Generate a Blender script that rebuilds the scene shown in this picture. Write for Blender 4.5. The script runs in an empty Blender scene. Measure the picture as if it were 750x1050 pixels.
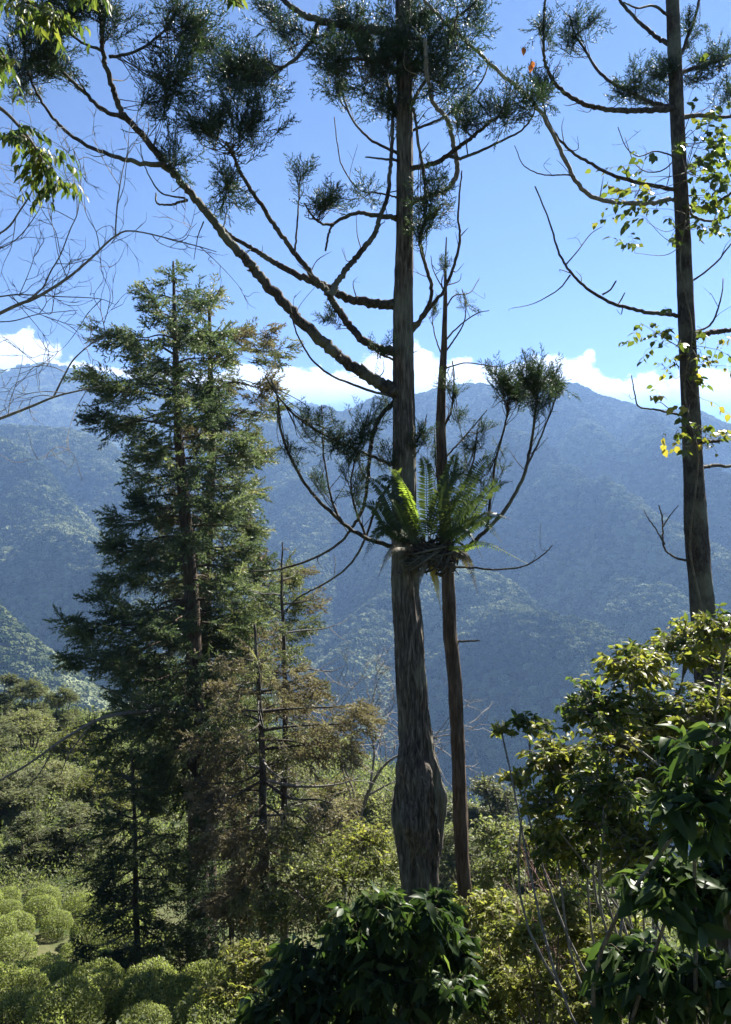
import bpy, math
import numpy as np
from mathutils import Vector

# ------------------------------------------------------------------ camera, world, sun, exposure
SC = bpy.context.scene
COL = SC.collection
FPX = 800.0                      # focal length in photo pixels (photo is 750 x 1050)
cam_d = bpy.data.cameras.new("camera")
cam = bpy.data.objects.new("camera", cam_d)
COL.objects.link(cam)
cam_d.sensor_fit = 'HORIZONTAL'
cam_d.sensor_width = 36.0
cam_d.lens = 36.0 * FPX / 750.0
cam_d.clip_start = 0.05
cam_d.clip_end = 30000
cam.location = (0, 0, 0)
cam.rotation_euler = (math.radians(90), 0, 0)
SC.camera = cam

SUN_AZ, SUN_EL = math.radians(39), math.radians(43)     # azimuth to the right of the view, elevation
SUN_DIR = np.array([math.sin(SUN_AZ) * math.cos(SUN_EL), math.cos(SUN_AZ) * math.cos(SUN_EL), math.sin(SUN_EL)])
sun_d = bpy.data.lights.new("sun", 'SUN')
sun_d.energy = 5.0
sun_d.angle = math.radians(0.55)
sun_d.color = (1.0, 0.95, 0.86)
sun = bpy.data.objects.new("sun", sun_d)
COL.objects.link(sun)
sun.rotation_euler = Vector(SUN_DIR).to_track_quat('Z', 'Y').to_euler()

W = bpy.data.worlds.new("World")
SC.world = W
W.use_nodes = True
wn, wl = W.node_tree.nodes, W.node_tree.links
wn.clear()


def wnode(t, **kw):
    n = wn.new(t)
    for k, v in kw.items():
        setattr(n, k, v)
    return n


def wmath(op, a, b=None, c=None):
    n = wnode('ShaderNodeMath', operation=op)
    for i, v in enumerate((a, b, c)):
        if v is None:
            continue
        if isinstance(v, (int, float)):
            n.inputs[i].default_value = v
        else:
            wl.new(v, n.inputs[i])
    return n.outputs[0]


SKY_STRENGTH = 0.05
sky = wnode('ShaderNodeTexSky', sky_type='NISHITA', sun_disc=False)
sky.sun_elevation = SUN_EL
sky.sun_rotation = SUN_AZ
sky.altitude = 2200
sky.air_density = 0.40
sky.dust_density = 0.0
sky.ozone_density = 7.0
bg_sky = wnode('ShaderNodeBackground')
bg_sky.inputs['Strength'].default_value = SKY_STRENGTH
wl.new(sky.outputs[0], bg_sky.inputs['Color'])
# cumulus bank low over the ridges, by direction
tc = wnode('ShaderNodeTexCoord')
sep = wnode('ShaderNodeSeparateXYZ')
wl.new(tc.outputs['Generated'], sep.inputs[0])
yy = wmath('MAXIMUM', sep.outputs['Y'], 0.02)
cu = wmath('DIVIDE', sep.outputs['X'], yy)
cv = wmath('DIVIDE', sep.outputs['Z'], yy)


def wnoise(su, sv, scale, detail, rough, off):
    cmb = wnode('ShaderNodeCombineXYZ')
    wl.new(wmath('MULTIPLY_ADD', cu, su, off), cmb.inputs[0])
    wl.new(wmath('MULTIPLY', cv, sv), cmb.inputs[1])
    cmb.inputs[2].default_value = off
    n = wnode('ShaderNodeTexNoise')
    n.inputs['Scale'].default_value = scale
    n.inputs['Detail'].default_value = detail
    n.inputs['Roughness'].default_value = rough
    wl.new(cmb.outputs[0], n.inputs['Vector'])
    return n.outputs['Fac']


n_big = wnoise(6.0, 3.0, 1.0, 2, 0.5, 3.4)          # where the heaps stand
n_puff = wnoise(22.0, 30.0, 1.0, 9, 0.60, 1.7)      # billowing edge
top = wmath('ADD', 0.128, wmath('MULTIPLY', n_big, 0.118))
top = wmath('ADD', top, wmath('MULTIPLY', wmath('SUBTRACT', n_puff, 0.5), 0.08))
lump = wmath('POWER', 2.718, wmath('MULTIPLY', wmath('POWER', wmath('DIVIDE', wmath('ADD', cu, 0.44), 0.085), 2.0), -1.0))
top = wmath('ADD', top, wmath('MULTIPLY', lump, 0.027))
edge = wmath('SUBTRACT', top, cv)
cl_mask = wnode('ShaderNodeMapRange', interpolation_type='SMOOTHSTEP')
wl.new(edge, cl_mask.inputs['Value'])
cl_mask.inputs['From Min'].default_value = -0.001
cl_mask.inputs['From Max'].default_value = 0.007
base_fade = wnode('ShaderNodeMapRange', interpolation_type='SMOOTHSTEP')
wl.new(wmath('ADD', cv, wmath('MULTIPLY', n_puff, 0.05)), base_fade.inputs['Value'])
base_fade.inputs['From Min'].default_value = 0.15
base_fade.inputs['From Max'].default_value = 0.19
front = wmath('GREATER_THAN', sep.outputs['Y'], 0.05)
mask = wmath('MULTIPLY', wmath('MULTIPLY', cl_mask.outputs[0], base_fade.outputs[0]), front)
mask = wmath('MULTIPLY', mask, 0.92)
shade = wnode('ShaderNodeMapRange')
wl.new(wmath('ADD', edge, wmath('MULTIPLY', n_puff, 0.06)), shade.inputs['Value'])
shade.inputs['From Min'].default_value = 0.02
shade.inputs['From Max'].default_value = 0.10
cmix = wnode('ShaderNodeMix', data_type='RGBA')
cmix.inputs[6].default_value = (1.0, 0.985, 0.96, 1)
cmix.inputs[7].default_value = (0.60, 0.70, 0.86, 1)
wl.new(shade.outputs[0], cmix.inputs[0])
bg_cl = wnode('ShaderNodeBackground')
bg_cl.inputs['Strength'].default_value = 0.46
wl.new(cmix.outputs[2], bg_cl.inputs['Color'])
mx = wnode('ShaderNodeMixShader')
wl.new(mask, mx.inputs[0])
wl.new(bg_sky.outputs[0], mx.inputs[1])
wl.new(bg_cl.outputs[0], mx.inputs[2])
wout = wnode('ShaderNodeOutputWorld')
wl.new(mx.outputs[0], wout.inputs[0])

SC.view_settings.view_transform = 'Standard'
SC.view_settings.look = 'None'
SC.view_settings.gamma = 1
SC.view_settings.use_curve_mapping = False
SC.view_settings.exposure = 2.35
SC.cycles.use_denoising = True
SC.cycles.max_bounces = 8
SC.cycles.diffuse_bounces = 4
SC.cycles.glossy_bounces = 2
SC.cycles.transmission_bounces = 6
SC.cycles.volume_bounces = 0
SC.cycles.caustics_reflective = False
SC.cycles.caustics_refractive = False

# ------------------------------------------------------------------ helpers
rng = np.random.default_rng(11)


def P(px, py, d):
    """World point seen at photo pixel (px, py) at distance d along the view axis."""
    return np.array([(px - 375.0) / FPX * d, d, (525.0 - py) / FPX * d])


_T = np.random.default_rng(5).random((256, 256))


def vnoise(x, y):
    x, y = np.asarray(x, float), np.asarray(y, float)
    xi, yi = np.floor(x).astype(int), np.floor(y).astype(int)
    fx, fy = x - xi, y - yi
    fx, fy = fx * fx * (3 - 2 * fx), fy * fy * (3 - 2 * fy)
    a, b = _T[xi % 256, yi % 256], _T[(xi + 1) % 256, yi % 256]
    c, d = _T[xi % 256, (yi + 1) % 256], _T[(xi + 1) % 256, (yi + 1) % 256]
    return (a * (1 - fx) + b * fx) * (1 - fy) + (c * (1 - fx) + d * fx) * fy


def fbm(x, y, o=4, g=0.5):
    s, a, t = 0, 1.0, 0
    for i in range(o):
        s = s + a * (vnoise(x * 2 ** i + 17.3 * i, y * 2 ** i + 5.1 * i) - 0.5)
        t += a
        a *= g
    return s / t * 2


def unit(v):
    v = np.asarray(v, float)
    return v / np.maximum(np.linalg.norm(v, axis=-1, keepdims=True), 1e-9)


def rand_dirs(n, r=None):
    return unit((r or rng).normal(size=(n, 3)))


class MB:
    """Collects triangles and quads (numpy) and links them as ONE mesh object."""

    def __init__(self):
        self.v, self.t, self.q, self.c, self.n = [], [], [], [], 0

    def add(self, v, tris=None, quads=None, tint=None):
        v = np.asarray(v, float).reshape(-1, 3)
        if tris is not None and len(tris):
            self.t.append(np.asarray(tris, int).reshape(-1, 3) + self.n)
        if quads is not None and len(quads):
            self.q.append(np.asarray(quads, int).reshape(-1, 4) + self.n)
        self.v.append(v)
        c = np.full(len(v), 0.5) if tint is None else np.broadcast_to(np.asarray(tint, float), (len(v),))
        self.c.append(c)
        self.n += len(v)

    def build(self, name, m, parent=None, origin=None, smooth=False):
        me = bpy.data.meshes.new(name)
        if self.n:
            v = np.concatenate(self.v)
            if origin is not None:
                v = v - np.asarray(origin)
            t = np.concatenate(self.t) if self.t else np.zeros((0, 3), int)
            q = np.concatenate(self.q) if self.q else np.zeros((0, 4), int)
            me.vertices.add(len(v))
            me.vertices.foreach_set('co', v.astype(np.float32).ravel())
            me.loops.add(3 * len(t) + 4 * len(q))
            me.loops.foreach_set('vertex_index', np.concatenate([t.ravel(), q.ravel()]).astype(np.int32))
            me.polygons.add(len(t) + len(q))
            st = np.concatenate([np.arange(len(t)) * 3, 3 * len(t) + np.arange(len(q)) * 4])
            me.polygons.foreach_set('loop_start', st.astype(np.int32))
            if smooth:
                me.polygons.foreach_set('use_smooth', np.ones(len(t) + len(q), bool))
            at = me.attributes.new('tint', 'FLOAT', 'POINT')
            at.data.foreach_set('value', np.concatenate(self.c).astype(np.float32))
            me.update(calc_edges=True)
        for mm in (m if isinstance(m, (list, tuple)) else [m]):
            me.materials.append(mm)
        o = bpy.data.objects.new(name, me)
        COL.objects.link(o)
        if parent is not None:
            o.parent = parent
        elif origin is not None:
            o.location = origin
        return o


def tag(o, label=None, cat=None, group=None, kind=None):
    if label:
        o['label'] = label
    if cat:
        o['category'] = cat
    if group:
        o['group'] = group
    if kind:
        o['kind'] = kind
    return o


def thing(name, base, label, cat, group=None):
    o = bpy.data.objects.new(name, None)
    o.empty_display_size = 0.2
    o.location = base
    COL.objects.link(o)
    return tag(o, label, cat, group)


def copy_tree(root, loc, rz, sc, label=None):
    def cp(o, par):
        c = o.copy()
        COL.objects.link(c)
        if par is not None:
            c.parent = par
        for ch in list(o.children):
            cp(ch, c)
        return c
    r = cp(root, None)
    r.location = loc
    r.rotation_euler = (0, 0, rz)
    r.scale = sc if hasattr(sc, '__len__') else (sc, sc, sc)
    if label:
        r['label'] = label
    return r


def smooth_path(pts, per=6):
    """Catmull-Rom through rows of pts (any columns)."""
    p = np.asarray(pts, float)
    if len(p) < 3:
        t = np.linspace(0, 1, per + 1)[:, None]
        return p[0] * (1 - t) + p[-1] * t
    e = np.vstack([2 * p[0] - p[1], p, 2 * p[-1] - p[-2]])
    out = []
    for i in range(1, len(e) - 2):
        t = np.linspace(0, 1, per, endpoint=False)[:, None]
        a, b, c, d = e[i - 1], e[i], e[i + 1], e[i + 2]
        out.append(0.5 * (2 * b + (c - a) * t + (2 * a - 5 * b + 4 * c - d) * t ** 2 + (3 * b - a - 3 * c + d) * t ** 3))
    out.append(p[-1][None])
    return np.vstack(out)


def tube(mb, path, rad, seg=6, rough=0.0, tint=0.5, cap=True):
    path = np.asarray(path, float)
    n = len(path)
    rad = np.broadcast_to(np.asarray(rad, float), (n,))
    tan = unit(np.gradient(path, axis=0))
    ref = np.array([0.31, 0.2, 0.93]) if abs(tan[n // 2][2]) < 0.8 else np.array([0.95, 0.2, 0.1])
    a = unit(np.cross(tan, ref))
    b = np.cross(tan, a)
    th = np.linspace(0, 2 * np.pi, seg, endpoint=False)
    rr = rad[:, None] * np.ones((1, seg))
    if rough:
        rr = rr * (1 + rough * fbm(th[None] * seg / 6.3 + np.arange(n)[:, None] * 0.35, np.arange(n)[:, None] * 0.6 + path[0, 0] * 9, 2))
    v = path[:, None] + rr[..., None] * (np.cos(th)[None, :, None] * a[:, None] + np.sin(th)[None, :, None] * b[:, None])
    i = np.arange(n - 1)[:, None] * seg
    j = np.arange(seg)[None]
    k = (j + 1) % seg
    q = np.stack([i + j, i + k, i + seg + k, i + seg + j], -1).reshape(-1, 4)
    v = v.reshape(-1, 3)
    if cap:
        v = np.vstack([v, path[-1] + tan[-1] * rad[-1] * 0.5])
        e = (n - 1) * seg
        t = np.stack([e + np.arange(seg), e + (np.arange(seg) + 1) % seg, np.full(seg, n * seg)], -1)
        mb.add(v, t, q, tint)
    else:
        mb.add(v, None, q, tint)


def frames(d, nrm=None, r=None):
    """Rotation matrices whose y axis is d and whose z axis is near nrm."""
    r = r or rng
    d = unit(d)
    if nrm is None:
        nrm = r.normal(size=d.shape)
    x = unit(np.cross(d, nrm))
    z = np.cross(x, d)
    return np.stack([x, d, z], -1)


def scatter(mb, proto, pos, R, s, tint):
    v, t, q = proto[:3]
    m = len(pos)
    if m == 0:
        return
    s = np.broadcast_to(np.asarray(s, float), (m,))
    V = np.einsum('mij,nj->mni', R, v) * s[:, None, None] + np.asarray(pos)[:, None]
    o = (np.arange(m) * len(v))[:, None, None]
    tn = np.broadcast_to(np.asarray(tint, float), (m,))[:, None] * np.ones((1, len(v)))
    mb.add(V.reshape(-1, 3), None if t is None else (t[None] + o).reshape(-1, 3),
           None if q is None else (q[None] + o).reshape(-1, 4), tn.ravel())


def leaf_proto(w=0.22, fold=0.10, droop=0.16):
    v = np.array([[0, 0, 0], [0, .33, .01], [0, .68, -droop * .35], [0, 1, -droop],
                  [-w, .28, fold], [-w * .92, .6, fold * .6 - droop * .2],
                  [w, .28, fold], [w * .92, .6, fold * .6 - droop * .2]])
    return v, np.array([[0, 1, 4], [2, 3, 5], [0, 6, 1], [2, 7, 3]]), np.array([[4, 1, 2, 5], [1, 6, 7, 2]])


def leaf_small(w=0.25, fold=0.09):
    v = np.array([[0, 0, 0], [-w, .45, fold], [0, 1, -.05], [w, .45, fold]])
    return v, np.array([[0, 2, 1], [0, 3, 2]]), None


LEAF, LEAF_S, LEAF_WIDE, LEAF_LONG = leaf_proto(), leaf_small(), leaf_proto(.33, .08, .2), leaf_proto(.16, .06, .3)


def shoot_spray(n_shoot, n_needle, needle, width, seed, spread=0.8, curl=0.25):
    """A flat-ish spray of needled shoots, unit length along +y."""
    r = np.random.default_rng(seed)
    V, T = [], []
    n0 = 0

    def needled(path):
        nonlocal n0
        d = unit(np.gradient(path, axis=0))
        L = len(path)
        w = width * 0.5
        side = unit(np.cross(d, r.normal(size=3)))
        st = np.stack([path - side * w * np.linspace(1, .3, L)[:, None], path + side * w * np.linspace(1, .3, L)[:, None]], 1).reshape(-1, 3)
        for i in range(L - 1):
            T.append([n0 + 2 * i, n0 + 2 * i + 1, n0 + 2 * i + 3])
            T.append([n0 + 2 * i, n0 + 2 * i + 3, n0 + 2 * i + 2])
        V.extend(st)
        n0 += len(st)
        for k in range(n_needle):
            u = (k + r.random()) / n_needle * (L - 1)
            i = min(int(u), L - 2)
            p = path[i] + (path[i + 1] - path[i]) * (u - i)
            out = unit(np.cross(d[i], r.normal(size=3)))
            nd = unit(d[i] * 0.75 + out * 0.7)
            sd = unit(np.cross(nd, r.normal(size=3))) * width * 0.55
            tl = needle * (1.1 - 0.5 * k / n_needle) * r.uniform(.8, 1.2)
            V.extend([p - sd, p + sd, p + nd * tl])
            T.append([n0, n0 + 1, n0 + 2])
            n0 += 3

    ax = np.array([[0, 0, 0], [0, .33, -.02], [.0, .66, 0], [0.02, 1, .06]])
    needled(ax)
    for k in range(n_shoot):
        u = 0.12 + 0.8 * (k + .5) / n_shoot
        p0 = np.array([0, u, 0.0])
        sgn = 1 if k % 2 else -1
        L = (1 - u * 0.6) * r.uniform(.35, .6)
        d0 = unit(np.array([sgn * spread, .75, r.normal() * .45]))
        p1 = p0 + d0 * L * .5
        p2 = p1 + unit(d0 + np.array([-sgn * curl, .4, curl + r.normal() * .2])) * L * .5
        needled(np.array([p0, p1, p2]))
    return np.array(V), np.array(T), None


SPRAYS = [shoot_spray(8, 11, .11, .022, 40 + i, .7, .3) for i in range(4)]           # near Japanese cedar
SPRAYS_FAR = [shoot_spray(7, 7, .17, .05, 60 + i, .9, .1) for i in range(4)]  # conifers some way off


# ------------------------------------------------------------------ materials
def mat(name):
    m = bpy.data.materials.new(name)
    m.use_nodes = True
    m.node_tree.nodes.clear()
    return m, m.node_tree.nodes, m.node_tree.links


def leaf_mat(name, dark, mid, light, trans=0.35, rough=0.45, spec=0.35, trans_gain=1.5):
    m, n, l = mat(name)
    at = n.new('ShaderNodeAttribute')
    at.attribute_name = 'tint'
    rp = n.new('ShaderNodeValToRGB')
    e = rp.color_ramp.elements
    e[0].position, e[0].color = 0.0, (*dark, 1)
    e[1].position, e[1].color = 1.0, (*light, 1)
    k = e.new(0.55)
    k.color = (*mid, 1)
    l.new(at.outputs['Fac'], rp.inputs[0])
    pb = n.new('ShaderNodeBsdfPrincipled')
    pb.inputs['Roughness'].default_value = rough
    pb.inputs['Specular IOR Level'].default_value = spec
    l.new(rp.outputs[0], pb.inputs['Base Color'])
    tr = n.new('ShaderNodeBsdfTranslucent')
    g = n.new('ShaderNodeMix')
    g.data_type, g.blend_type = 'RGBA', 'MULTIPLY'
    g.inputs[0].default_value = 1
    g.inputs[7].default_value = (1.25 * trans_gain, 1.35 * trans_gain, 0.78 * trans_gain, 1)
    l.new(rp.outputs[0], g.inputs[6])
    l.new(g.outputs[2], tr.inputs[0])
    mix = n.new('ShaderNodeMixShader')
    mix.inputs[0].default_value = trans
    l.new(pb.outputs[0], mix.inputs[1])
    l.new(tr.outputs[0], mix.inputs[2])
    o = n.new('ShaderNodeOutputMaterial')
    l.new(mix.outputs[0], o.inputs[0])
    return m


def bark_mat(name, c0, c1, c2, scale=14.0, bump=0.6, stretch=0.12, patch=(0.20, 0.21, 0.15), patch_amt=0.45):
    m, n, l = mat(name)
    tc_ = n.new('ShaderNodeTexCoord')
    mp = n.new('ShaderNodeMapping')
    mp.inputs['Scale'].default_value = (1, 1, stretch)
    l.new(tc_.outputs['Object'], mp.inputs[0])
    ns = n.new('ShaderNodeTexNoise')
    ns.inputs['Scale'].default_value = scale
    ns.inputs['Detail'].default_value = 6
    ns.inputs['Roughness'].default_value = 0.62
    ns.inputs['Distortion'].default_value = 0.6
    l.new(mp.outputs[0], ns.inputs['Vector'])
    rp = n.new('ShaderNodeValToRGB')
    e = rp.color_ramp.elements
    e[0].position, e[0].color = 0.33, (*c0, 1)
    e[1].position, e[1].color = 0.72, (*c2, 1)
    k = e.new(0.52)
    k.color = (*c1, 1)
    l.new(ns.outputs['Fac'], rp.inputs[0])
    pn = n.new('ShaderNodeTexNoise')
    pn.inputs['Scale'].default_value = 2.6
    pn.inputs['Detail'].default_value = 5
    l.new(tc_.outputs['Object'], pn.inputs['Vector'])
    pr = n.new('ShaderNodeMapRange')
    pr.inputs['From Min'].default_value = 0.48
    pr.inputs['From Max'].default_value = 0.66
    pr.inputs['To Max'].default_value = patch_amt
    l.new(pn.outputs['Fac'], pr.inputs['Value'])
    mx_ = n.new('ShaderNodeMix')
    mx_.data_type = 'RGBA'
    mx_.inputs[7].default_value = (*patch, 1)
    l.new(pr.outputs[0], mx_.inputs[0])
    l.new(rp.outputs[0], mx_.inputs[6])
    pb = n.new('ShaderNodeBsdfPrincipled')
    pb.inputs['Roughness'].default_value = 0.85
    pb.inputs['Specular IOR Level'].default_value = 0.2
    l.new(mx_.outputs[2], pb.inputs['Base Color'])
    bp = n.new('ShaderNodeBump')
    bp.inputs['Strength'].default_value = bump
    bp.inputs['Distance'].default_value = 0.03
    l.new(ns.outputs['Fac'], bp.inputs['Height'])
    l.new(bp.outputs[0], pb.inputs['Normal'])
    o = n.new('ShaderNodeOutputMaterial')
    l.new(pb.outputs[0], o.inputs[0])
    return m


def ground_mat():
    m, n, l = mat('hillside')
    tc_ = n.new('ShaderNodeTexCoord')
    cols = []
    for sc_, c in ((0.9, None), (0.03, None), (6.0, None)):
        a = n.new('ShaderNodeTexNoise')
        a.inputs['Scale'].default_value = sc_
        a.inputs['Detail'].default_value = 6
        l.new(tc_.outputs['Object'], a.inputs['Vector'])
        cols.append(a.outputs['Fac'])
    r1 = n.new('ShaderNodeValToRGB')
    e = r1.color_ramp.elements
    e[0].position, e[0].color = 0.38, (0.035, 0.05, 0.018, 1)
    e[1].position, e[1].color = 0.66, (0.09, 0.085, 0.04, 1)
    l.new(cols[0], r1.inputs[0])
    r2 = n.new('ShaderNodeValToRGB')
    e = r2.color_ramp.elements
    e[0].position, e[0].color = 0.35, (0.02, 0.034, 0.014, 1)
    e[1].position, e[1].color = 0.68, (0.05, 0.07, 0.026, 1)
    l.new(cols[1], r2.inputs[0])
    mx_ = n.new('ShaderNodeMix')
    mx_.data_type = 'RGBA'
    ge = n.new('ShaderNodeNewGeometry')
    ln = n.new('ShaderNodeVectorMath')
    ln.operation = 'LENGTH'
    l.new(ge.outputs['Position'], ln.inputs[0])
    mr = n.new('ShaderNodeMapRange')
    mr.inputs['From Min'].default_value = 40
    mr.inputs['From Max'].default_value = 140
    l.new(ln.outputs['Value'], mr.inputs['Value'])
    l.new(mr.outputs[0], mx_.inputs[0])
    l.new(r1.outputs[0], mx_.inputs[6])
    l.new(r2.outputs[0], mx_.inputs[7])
    pb = n.new('ShaderNodeBsdfPrincipled')
    pb.inputs['Roughness'].default_value = 0.95
    pb.inputs['Specular IOR Level'].default_value = 0.1
    l.new(mx_.outputs[2], pb.inputs['Base Color'])
    bp = n.new('ShaderNodeBump')
    bp.inputs['Distance'].default_value = 0.06
    bp.inputs['Strength'].default_value = 0.7
    l.new(cols[2], bp.inputs['Height'])
    l.new(bp.outputs[0], pb.inputs['Normal'])
    o = n.new('ShaderNodeOutputMaterial')
    l.new(pb.outputs[0], o.inputs[0])
    return m


M_BARK = bark_mat('cedar_bark', (.018, .015, .012), (.09, .074, .058), (.25, .215, .175), 38, 1.0, .13)
M_LIMB = bark_mat('limb_bark', (.02, .016, .013), (.05, .041, .033), (.11, .095, .075), 30, .7, .4)
M_RBARK = bark_mat('red_bark', (.025, .017, .012), (.075, .053, .038), (.16, .12, .088), 30, 1.0, .14, (.13, .12, .09), .3)
M_TWIG = bark_mat('grey_twig', (.09, .08, .07), (.17, .155, .135), (.28, .26, .23), 40, .4, .5, (.25, .25, .22), .3)
M_STEM = bark_mat('shrub_stem', (.05, .04, .025), (.11, .09, .06), (.18, .155, .11), 40, .4, .5)

M_CEDAR = leaf_mat('cedar_needles', (.012, .022, .012), (.028, .048, .022), (.06, .085, .035), .25, .5, .3)
M_CEDAR_BROWN = leaf_mat('cedar_brown', (.055, .042, .026), (.135, .11, .072), (.22, .195, .135), .3, .6, .2, 1.2)
M_CONIFER = leaf_mat('conifer_needles', (.026, .04, .025), (.065, .088, .05), (.18, .19, .105), .38, .5, .3)
M_CONIFER_OLIVE = leaf_mat('conifer_olive', (.036, .046, .022), (.09, .10, .05), (.20, .19, .11), .38, .5, .3)
M_TEA = leaf_mat('tea_leaves', (.034, .048, .016), (.14, .16, .055), (.27, .28, .12), .45, .5, .25)
M_SHRUB = leaf_mat('shrub_leaves', (.022, .038, .012), (.055, .08, .02), (.18, .17, .035), .48, .45, .24, 1.4)
M_SUNNY = leaf_mat('sunny_leaves', (.045, .06, .018), (.12, .13, .035), (.22, .21, .06), .5, .5, .25, 1.35)
M_BIGLEAF = leaf_mat('big_dark_leaves', (.018, .034, .011), (.036, .060, .017), (.095, .125, .035), .36, .42, .14)
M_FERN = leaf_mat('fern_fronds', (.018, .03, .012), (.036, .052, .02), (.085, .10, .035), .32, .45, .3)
M_FERN_LIT = leaf_mat('fern_lit_tone', (.08, .12, .02), (.13, .17, .03), (.20, .22, .05), .5, .45, .3)  # lighter copy of the fern colour, sunlit look painted into single fronds
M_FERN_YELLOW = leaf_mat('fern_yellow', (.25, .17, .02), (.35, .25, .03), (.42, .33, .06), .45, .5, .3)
M_VINE = leaf_mat('vine_leaves', (.05, .07, .015), (.09, .115, .022), (.26, .21, .04), .42, .42, .3, 1.3)
M_MID = leaf_mat('mid_leaves', (.036, .048, .02), (.10, .115, .05), (.20, .205, .095), .45, .55, .2, 1.45)
M_RED = leaf_mat('red_leaf', (.25, .07, .02), (.30, .10, .03), (.38, .16, .04), .5, .5, .3)
M_GROUND = ground_mat()

# ------------------------------------------------------------------ terrain: own slope, valley, ridges
SPUR_PULL = 0.85
CRESTS = [
    # (points in photo px + distance, flank steepness, roundness)
    ([(-420, 400, 3500), (-200, 392, 3400), (-90, 386, 3400), (0, 379, 3300), (42, 373, 3300), (90, 382, 3300), (150, 392, 3300),
      (230, 404, 3250), (320, 420, 3200), (450, 440, 3200)], .62, 60),
    ([(215, 470, 2050), (300, 430, 2080), (345, 424, 2100), (400, 407, 2150), (450, 403, 2150), (500, 400, 2120), (560, 399, 2100), (590, 401, 2080),
      (640, 410, 2050), (690, 417, 2000), (760, 436, 1950), (900, 452, 1900), (1200, 440, 1900)], .85, 110),
    ([(-500, 470, 1800), (-250, 455, 1850), (-100, 447, 1800), (0, 445, 1750), (45, 444, 1730), (85, 452, 1700), (130, 474, 1620),
      (190, 520, 1480), (240, 575, 1330), (300, 660, 1180), (380, 770, 1040)], .9, 70),
    ([(380, 415, 2100), (400, 490, 1800), (425, 550, 1520), (470, 592, 1300), (520, 615, 1170), (570, 643, 1060), (620, 668, 970), (680, 705, 880), (740, 770, 800)], 1.5, 45),
    ([(500, 400, 2120), (520, 440, 1850), (580, 490, 1580), (640, 515, 1400), (700, 545, 1270), (760, 580, 1180), (850, 640, 1080)], 1.5, 45),
    ([(640, 410, 2050), (680, 450, 1720), (740, 490, 1520), (820, 540, 1380)], 1.5, 40),
    ([(560, 399, 2100), (600, 440, 1900), (660, 475, 1700), (720, 505, 1560)], 1.4, 35),
    ([(-150, 560, 950), (-40, 600, 880), (30, 640, 820), (110, 690, 760), (200, 780, 680)], 1.45, 40),
    ([(0, 446, 1750), (30, 500, 1500), (80, 545, 1330), (150, 600, 1180), (230, 690, 1020)], 1.5, 45),
    ([(300, 440, 2060), (310, 520, 1750), (330, 610, 1450), (350, 690, 1200), (400, 760, 1050)], 1.5, 45),
    ([(425, 550, 1520), (400, 610, 1300), (385, 680, 1150)], 1.4, 35),
    ([(580, 490, 1580), (600, 560, 1350), (650, 600, 1200), (700, 618, 1120), (780, 660, 1050)], 1.5, 35),
]


def near_ground(x, y):
    r = np.hypot(x, y)
    z = np.where(y < 16, -1.6 - 0.52 * y, -9.92 - 0.19 * (y - 16))
    z = np.where(y > 60, -18.28 - 0.30 * (y - 60), z)
    z = np.where(y > 130, -39.3 - 0.62 * (y - 130), z)
    z = np.where(y < 0, -1.6 - 0.10 * y, z)
    z = z - 0.45 * np.clip(x + 5, 0, 60) * np.clip((y - 15) / 25, 0, 1)
    z = z + 0.10 * np.clip(-x - 8, 0, 40) * np.clip((y - 15) / 25, 0, 1)
    z = z + 0.22 * fbm(x * .45, y * .45, 3) * np.clip(r / 4, 0, 1) + 1.4 * fbm(x * .05 + 3, y * .05, 3) * np.clip((r - 12) / 40, 0, 1)
    return np.maximum(z, -520 + 20 * fbm(x * .002, y * .002, 3))


def ground_z(x, y):
    x, y = np.asarray(x, float), np.asarray(y, float)
    z = near_ground(x, y)
    far = np.full(x.shape, -1e4)
    wx = x + 45 * fbm(x * .0045, y * .0045 + 9, 3)
    wy = y + 45 * fbm(x * .0045 + 31, y * .0045, 3)
    for pts, s, c in CRESTS:
        p = np.array([P(q[0], q[1], q[2] * (SPUR_PULL if s > 1.3 and q[2] < 1990 else 1)) for q in pts])
        for a, b in zip(p[:-1], p[1:]):
            ab = b[:2] - a[:2]
            t = np.clip(((wx - a[0]) * ab[0] + (wy - a[1]) * ab[1]) / (ab @ ab), 0, 1)
            d = np.hypot(wx - a[0] - t * ab[0], wy - a[1] - t * ab[1])
            h = a[2] + t * (b[2] - a[2]) - s * (np.sqrt(d * d + c * c) - c)
            far = np.maximum(far, h)
    rid = 1 - 2 * np.abs(fbm(x * .0042 + 7, y * .0042 + 2, 3))
    far = far + 30 * (rid - .6) + 9 * fbm(x * .017, y * .017, 3)
    wgt = np.clip((np.hypot(x, y) - 420) / 200, 0, 1)
    wgt = np.where(y < 0, 0, wgt)
    far = far * wgt + (-1e4) * (1 - wgt)
    return np.maximum(z, np.where(wgt > 0, far, -1e4))


def build_terrain():
    az = np.concatenate([np.linspace(-180, -50, 40, endpoint=False), np.linspace(-50, 50, 460, endpoint=False), np.linspace(50, 180, 40, endpoint=False)])
    az = np.radians(az)
    r = np.exp(np.linspace(math.log(.4), math.log(4300), 470))
    A, R = np.meshgrid(az, r)
    x, y = np.sin(A) * R, np.cos(A) * R
    z = ground_z(x, y)
    v = np.stack([x, y, z], -1).reshape(-1, 3)
    n, m = A.shape
    i = np.arange(n - 1)[:, None] * m
    j = np.arange(m)[None]
    k = (j + 1) % m
    q = np.stack([i + j, i + m + j, i + m + k, i + k], -1).reshape(-1, 4)
    mb = MB()
    v = np.vstack([v, [[0, 0, float(near_ground(np.array(0.), np.array(0.)))]]])
    t = np.stack([np.full(m, n * m), np.arange(m), (np.arange(m) + 1) % m], -1)[:, [0, 1, 2]]
    mb.add(v, t, q)
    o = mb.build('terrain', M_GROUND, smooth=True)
    return tag(o, kind='structure')


build_terrain()


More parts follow.
